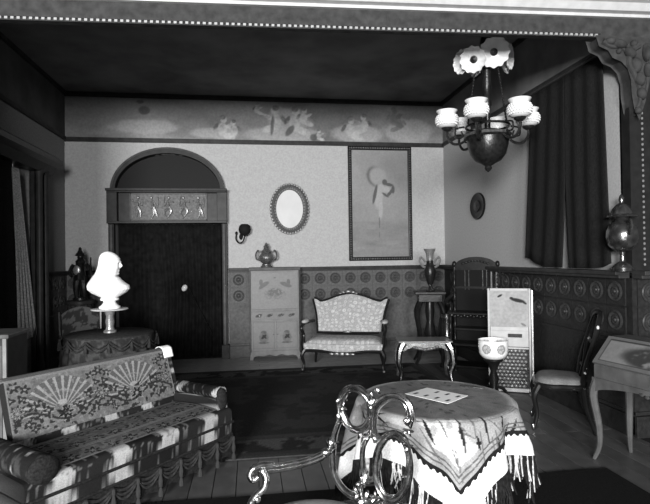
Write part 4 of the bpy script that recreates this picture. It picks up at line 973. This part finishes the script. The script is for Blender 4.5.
for i in range(NF):
    phi = 2 * PI * (i + rnd.random()) / NF; e = a2 * sq(phi); p = Vector(drape(phi, e - .004))
    L_ = .07 + .10 * vn(i * .09, 2.5, 8) + .03 * rnd.random(); g = .42 if vn(i * .35, .5, 3) > .60 and rnd.random() < .8 else .012
    if g > .1: L_ *= .5 + .6 * rnd.random()
    L_ = min(L_, p.z - .03)
    rad_ = Vector((cos(phi), sin(phi), 0)); dx = rnd.uniform(-.03, .03); tn = Vector((-sin(phi), cos(phi), 0))
    m.tube([p, p + rad_ * .006 + tn * dx * .4 - Vector((0, 0, L_ * .5)), p + rad_ * rnd.uniform(-.01, .03) + tn * dx - Vector((0, 0, L_))], lambda t: .005 * (1 - .3 * t), 4, cf=lambda t, g=g: g)
o = m.build('fringe', M_FRINGEV, cl); o['kind'] = 'stuff'
q = [fl(*a, .745) for a in ((405, 394), (427, 388), (468, 396), (448, 404))]
def cards(u, v):
    x, y = u * 4, v * 2; fx, fy = x % 1, y % 1
    return .02 if .38 < fx < .66 and .32 < fy < .68 and not (x < 1 and y > 1) else .85
cc = sum(q, Vector()) / 4
o = MB().grid(lambda u, v: ((q[0].lerp(q[3], u)).lerp(q[1].lerp(q[2], u), v) - cc), 64, 36, cards).build('card_sheet', mat('printed_card', .8, .6, vcol=True), None, (cc.x, cc.y, .7465), smooth=False, solid=.002)
tag(o, 'white printed sheet with dark marks lying on the round table', 'paper')
a_, b_ = fl(460, 385.5, .75), fl(485, 388.5, .75)
tag(MB().tube([a_ - a_, (b_ - a_) * .1, (b_ - a_) * .9, (b_ - a_)], lambda t: .005 if .05 < t < .95 else .002, 8).build('pen', M_GILT, None, (a_.x, a_.y, TZ + .008)), 'slim light pen lying near the far edge of round table', 'pen')

# ------------------------------------------------------------------ gilt chair with looped back
gc = thing('gilt_loop_chair', 'gilt armchair with looped open scroll back before the round table', 'chair', (.36, 2.12, .0155))
go = Vector((.36, 2.12, .0155))
PA, PB = Vector((.40, 2.36, 0)), Vector((.66, 2.08, 0)); dn = (PB - PA); nrm = Vector((dn.y, -dn.x, 0)).normalized()
nrm = (nrm + Vector((0, 0, -.12))).normalized(); PM = (PA + PB) / 2 + Vector((0, 0, .7))
def gp(px, py): return onplane(px, py, PM, nrm) - go
def gt_(name, pts, r, closed=False, n=8, parent=gc, mtl=M_GILT):
    P = cr([gp(*p) for p in pts], n, closed); rr = (lambda t: r * (1 + .25 * sin(t * 5 * 2 * PI))) if closed else r
    m = MB().tube(P, rr, 10, closed, flat=.8); c = sum(P, Vector()) / len(P)
    for k in (-1, 1): m.tube([p + (p - c).normalized() * (k * r * .75) + nrm * (r * .55) for p in P], r * .42, 6, closed)
    return m.build(name, mtl, parent)
def ovalp(cx, cy, rx, ry, tilt=0.0, n=12): return [(cx + rx * cos(2 * PI * i / n) * cos(tilt) - ry * sin(2 * PI * i / n) * sin(tilt), cy + rx * cos(2 * PI * i / n) * sin(tilt) + ry * sin(2 * PI * i / n) * cos(tilt)) for i in range(n)]
gt_('back_loop', ovalp(356.5, 408.5, 15, 21, -.22), .0155, True)
gt_('back_loop', [(377, 440), (374, 425), (377, 408), (386, 398), (397, 396), (407, 402), (411.5, 414), (409, 425)], .0165)
gt_('back_loop', ovalp(393.5, 466, 17, 33, .04), .0155, True)
gt_('back_loop', ovalp(371.5, 456, 8.5, 24, .06), .012, True)
gt_('back_loop', [(340, 420), (335, 434), (333, 452), (334, 470), (340, 484), (349, 493), (358, 497)], .0155)
gt_('back_loop', [(358, 428), (362, 436), (362, 455), (361, 478), (362, 496), (364, 512)], .011)
m = MB()
for px, py, r in ((342, 397, .022), (343, 406, .018), (338, 418, .02), (333, 443, .022), (374, 398, .024), (378, 392, .014), (370, 395, .014), (373, 405, .014), (372, 428, .018), (410, 417, .02), (409, 430, .018), (408, 446, .018), (363, 482, .022), (407, 476, .016), (368, 436, .015), (377, 436, .015), (358, 493, .022), (366, 498, .026), (376, 497, .02)):
    p = gp(px, py); m = MB()
    for k in range(4):
        a = random.uniform(0, 2 * PI); rm = Matrix.Rotation(YAW, 3, 'Z') @ Matrix.Rotation(a, 3, 'Y'); m.ell(p + nrm * (r * .3) + rm @ Vector((0, 0, r * .6)), (r * .38, r * .5, r * .95), 8, 6, rm)
    m.build('carved_leaf', M_GILT, gc)
m = MB(); m.tube(cr([gp(340, 506), gp(366, 503), gp(395, 505), gp(412, 512)], 6), .02, 8); m.build('back_rail', M_GILT, gc)
# arm: leaves the back and sweeps to the left, ending in a scroll over its support
def ap(px, py, t):
    a = gp(334, 446) + go; d0 = (a - Vector((0, 0, H))).dot(fw)
    zc = d0 + (2.20 - d0) * t; return Vector((0, 0, H)) + ray(px, py) * zc - go
for off in (0, 3.6):
    MB().tube(cr([ap(334, 446 + off * .6, 0), ap(322, 454 + off, .12), (ap(305, 460.5 + off, .3)), ap(285, 465 + off, .55), ap(268, 467 + off, .8), ap(258, 466 + off, .92)], 8), .0125, 10).build('arm', M_GILT, gc)
MB().tube(cr([ap(272, 465, .8), ap(262, 465, .9), ap(254, 468, 1), ap(250, 475, 1.03), ap(253, 480, 1.03), ap(258, 477, 1)], 8), .0145, 10).build('arm_scroll', M_GILT, gc)
MB().tube(cr([ap(262, 470, .95), ap(266, 478, .97), ap(264, 488, 1), ap(256, 496, 1), ap(250, 506, 1), ap(252, 520, .95)], 8), .0155, 10).build('arm_support', M_GILT, gc)
for p, r in ((ap(271, 464.5, .8), (.02, .014, .012)), (ap(331, 443, .02), (.022, .022, .028)), (ap(257, 499, 1), (.018, .018, .018)), (ap(326, 452, .1), (.03, .02, .018))): MB().ell(p, r).build('carved_leaf', M_GILT, gc)
SC_ = Vector((.24, 2.16, 0)) - go
def gse(u, v):
    a = 2 * PI * u; return (SC_.x + .26 * v * cos(a), SC_.y + .24 * v * sin(a), .40 + .05 * math.sqrt(max(0, 1 - v ** 4)))
MB().grid(gse, 40, 10, lambda u, v: .24 + .1 * fbm(u * 14, v * 6, 3), wrapu=True).build('seat', M_FLORAL, gc)
m = MB(); m.tube([Vector(gse(i / 40, 1)) - Vector((0, 0, .03)) for i in range(40)], .03, 8, True); m.build('seat_rail', M_GILTD, gc)
for a in (40, 130, 220, 310):
    c_, s_ = cos(R(a)), sin(R(a))
    MB().tube(cr([(SC_.x + .24 * c_, SC_.y + .22 * s_, .38), (SC_.x + .28 * c_, SC_.y + .26 * s_, .28), (SC_.x + .24 * c_, SC_.y + .22 * s_, .12), (SC_.x + .27 * c_, SC_.y + .25 * s_, .02)], 6), lambda t: .03 - .014 * t, 8).build('leg', M_GILT, gc)

# ------------------------------------------------------------------ bust, its stand and draped table
BY = 5.25; bc = atY(110, 330, BY); TZT = .835
dt = thing('draped_table', 'table under a dark swagged cloth behind the sofa', 'table', (bc.x, BY, .014))
MB().lathe([(.38, TZT - .03), (.39, TZT - .015), (.385, TZT - .004), (0, TZT - .004)], 36).build('table_top', M_WOOD, dt)
MB().lathe([(.16, 0), (.16, .03), (.04, .06), (.05, .4), (.04, TZT - .03)], 16).build('column', M_WOODD, dt)
MB().grid(lambda u, v: ((.40 + (.05 * v + .022 * v * sin(22 * 2 * PI * u))) * cos(2 * PI * u), (.40 + (.05 * v + .022 * v * sin(22 * 2 * PI * u))) * sin(2 * PI * u), TZT - .42 * v), 150, 12, lambda u, v: .02 + .03 * (fbm(u * 60, v * 10, 3) > .55), wrapu=True).build('cloth_skirt', M_CLOTHV, dt, ang=80)
m = MB(); m.lathe([(0, TZT + .006), (.39, TZT + .006), (.402, TZT - .002), (.402, TZT - .01)], 60); m.build('cloth_top', mat('brocade_dark', .03, .9, ns=60, na=.5, bump=.3), dt)
m = MB()
for i in range(14):
    a0, a1_ = 2 * PI * i / 14, 2 * PI * (i + 1) / 14
    for dz in (0, .03):
        m.tube([((.425 + .012) * cos(a0 + (a1_ - a0) * t / 8), (.437) * sin(a0 + (a1_ - a0) * t / 8), TZT - .02 - dz - .06 * sin(PI * t / 8)) for t in range(9)], .008, 5)
    m.lathe([(0, .0), (.012, -.02), (.018, -.09), (0, -.09)], 8, (.44 * cos(a0), .44 * sin(a0), TZT - .03))
m.build('swag_fringe', mat('swag_cord', .10), dt)
bs_z = atY(110, 308.5, BY).z
bp = thing('bust_stand', 'short carved column with flat plate carrying the white bust', 'stand', (bc.x, BY, TZT + .022))
hh = bs_z - TZT - .022
MB().lathe([(.06, 0), (.06, .015), (.04, .03), (.034, .06), (.042, .1), (.034, hh - .07), (.045, hh - .045), (.05, hh - .02)], 16).build('column', M_PEWTER, bp)
MB().lathe([(.05, hh - .02), (.165, hh - .012), (.17, hh - .006), (.165, hh), (0, hh)], 32).build('plate', M_PLASTER, bp)
bu = thing('marble_bust', 'white marble bust of a veiled woman facing right', 'bust', (bc.x, BY, bs_z))
MB().lathe([(.095, .001), (.098, .02), (.075, .035), (.055, .06), (.06, .075), (.085, .082), (.085, .1), (.06, .105)], 28).build('socle', M_MARBLE, bu)
# sections: z, centre x, half width x, half depth y
SEC = [(.095, .00, .05, .05), (.12, .00, .10, .08), (.15, -.004, .155, .11), (.185, -.005, .192, .14), (.22, -.010, .192, .145), (.25, -.026, .165, .14), (.28, -.032, .138, .125), (.31, -.030, .122, .112), (.335, -.022, .112, .10), (.36, -.014, .108, .098), (.39, -.004, .108, .095), (.42, .002, .106, .094), (.45, .004, .103, .092), (.48, .002, .096, .088), (.51, -.004, .08, .075), (.53, -.01, .06, .055), (.545, -.014, .03, .03), (.55, -.015, .004, .004)]
def secat(z):
    for a, b in zip(SEC[:-1], SEC[1:]):
        if a[0] <= z <= b[0]:
            t = (z - a[0]) / (b[0] - a[0]); return [a[i] + (b[i] - a[i]) * t for i in range(4)]
    return SEC[-1]
def bust(u, v):
    z = .095 + (.455) * v; _, c, rx, ry = secat(z); a = 2 * PI * u - PI; q = 1.0
    ca, sa = cos(a), sin(a)
    fold = .018 * sin(9 * a + 14 * z) * sst(.5, 1.4, abs(a)) * (1 - sst(.48, .54, z)) + .01 * sin(26 * a + 30 * z) * (z < .3)
    face = math.exp(-(a / .55) ** 2) * sst(.30, .34, z) * (1 - sst(.47, .50, z))
    rad_ = 1 + fold - .10 * face * (1 if z < .47 else 0)
    X = c + rx * ca * rad_; Y = ry * sa * rad_
    g = lambda z0, w_, a0, wa: math.exp(-((z - z0) / w_) ** 2) * math.exp(-((abs(a) - a0) / wa) ** 2)
    X += .022 * g(.405, .018, 0, .14) + .010 * g(.425, .02, 0, .10) + .010 * g(.365, .007, 0, .22) + .008 * g(.352, .006, 0, .2) + .012 * g(.333, .012, 0, .25) - .010 * g(.428, .010, .30, .12) + .010 * g(.452, .015, 0, .5) - .018 * g(.312, .012, 0, .6)
    return (X, Y, z)
MB().grid(bust, 96, 110, wrapu=True).build('veiled_figure', M_MARBLE, bu, ang=180)

# ------------------------------------------------------------------ figurine on fluted pedestal in the left corner
fp = atY(80.5, 300, 7.75); PZ = fp.z
fpd = thing('fluted_pedestal', 'dark fluted pedestal in the left corner under the figurine', 'pedestal', (fp.x, 7.75, 0))
MB().lathe([(.17, .06), (.165, PZ - .06)], 64, wave=lambda a, t: 1 + .035 * cos(16 * a)).build('shaft', M_WOOD, fpd)
for z, rr in ((.03, .20), (PZ - .03, .195)): MB().lathe([(rr - .01, z - .03), (rr, z - .02), (rr, z + .02), (rr - .02, z + .03)], 32).build('moulding', M_WOOD, fpd)
fg = thing('warrior_figurine', 'dark bronze figurine with raised spear on the fluted pedestal', 'figurine', (fp.x, 7.75, PZ))
MB().lathe([(.10, 0), (.10, .03), (.08, .04), (0, .04)], 20).build('base', M_BRONZE, fg)
m = MB()
m.tube(cr([(-.05, 0, .04), (-.055, -.01, .18), (-.035, 0, .33)], 5), lambda t: .03 + .025 * t, 8); m.tube(cr([(.06, -.02, .04), (.05, -.03, .18), (.03, 0, .33)], 5), lambda t: .03 + .025 * t, 8)
m.tube(cr([(0, 0, .28), (0, 0, .36), (.0, 0, .44), (.005, -.005, .51), (.01, -.01, .55), (.01, -.01, .58)], 5), lambda t: (.10 - .03 * sin(PI * t)) * (1 if t < .75 else 1 - 2.4 * (t - .75)) + .01, 10, flat=.75)
m.ell((.012, -.015, .61), (.045, .05, .06)); m.tube(cr([(.085, 0, .50), (.14, -.03, .42), (.15, -.06, .50)], 5), lambda t: .03 - .01 * t, 8); m.tube(cr([(-.085, 0, .50), (-.13, -.02, .40), (-.09, -.06, .33)], 5), lambda t: .03 - .01 * t, 8)
m.build('figure', M_BRONZE, fg)
MB().lathe([(.07, .62), (.055, .65), (.04, .67), (.025, .70), (.02, .73), (0, .75)], 14).build('helmet', M_BRONZE, fg)
MB().tube([(.15, -.07, .22), (.165, -.07, .60)], .010, 6).build('spear', M_BRONZE, fg)
MB().ell((-.02, -.075, .42), (.05, .015, .07)).build('breastplate', M_PEWTER, fg)

# ------------------------------------------------------------------ carved chair and box behind the sofa, cabinet edge at far left
cc_ = thing('carved_chair', 'dark carved chair with patterned back behind the draped table', 'chair', (-1.86, 6.15, .018), R(25))
MB().grid(lambda u, v: ((u - .5) * .40, .2 + .05 * v, .55 + .45 * v - .08 * (2 * u - 1) ** 2 * v), 30, 30, lambda u, v: .015 + .035 * (fbm(u * 7, v * 7, 5) > .5)).build('backrest', M_CLOTHV, cc_, solid=.04)
MB().box((0, 0, .43), (.48, .46, .07)).build('seat', M_CURT, cc_, smooth=False, bevel=.02)
for a in (-1, 1):
    MB().tube(cr([(a * .21, .2, 0), (a * .21, .19, .45), (a * .22, .24, .95)], 5), .022, 8).build('leg', M_WOODD, cc_); MB().tube(cr([(a * .21, -.2, .42), (a * .23, -.23, .25), (a * .21, -.21, 0)], 5), .024, 8).build('leg', M_WOODD, cc_)
    MB().tube(cr([(a * .22, .2, .66), (a * .25, 0, .66), (a * .25, -.18, .64), (a * .23, -.19, .42)], 5), .02, 8).build('arm', M_WOODD, cc_)
lf = thing('pale_edged_cabinet', 'low cabinet with pale edging at the far left edge', 'cabinet', (-1.925, 4.15, .014), R(0))
MB().box((0, 0, .50), (.40, .34, .98)).build('body', M_WOOD, lf, smooth=False)
MB().box((0, 0, 1.005), (.44, .38, .03)).build('cabinet_top', M_WOODM, lf, smooth=False, bevel=.006)
for a in (-1, 1): MB().box((a * .19, -.175, .50), (.025, .02, .98)).build('pale_edging', M_SATIN, lf, smooth=False)
MB().box((0, -.172, .52), (.34, .012, .84)).build('door', M_WOODM, lf, smooth=False)
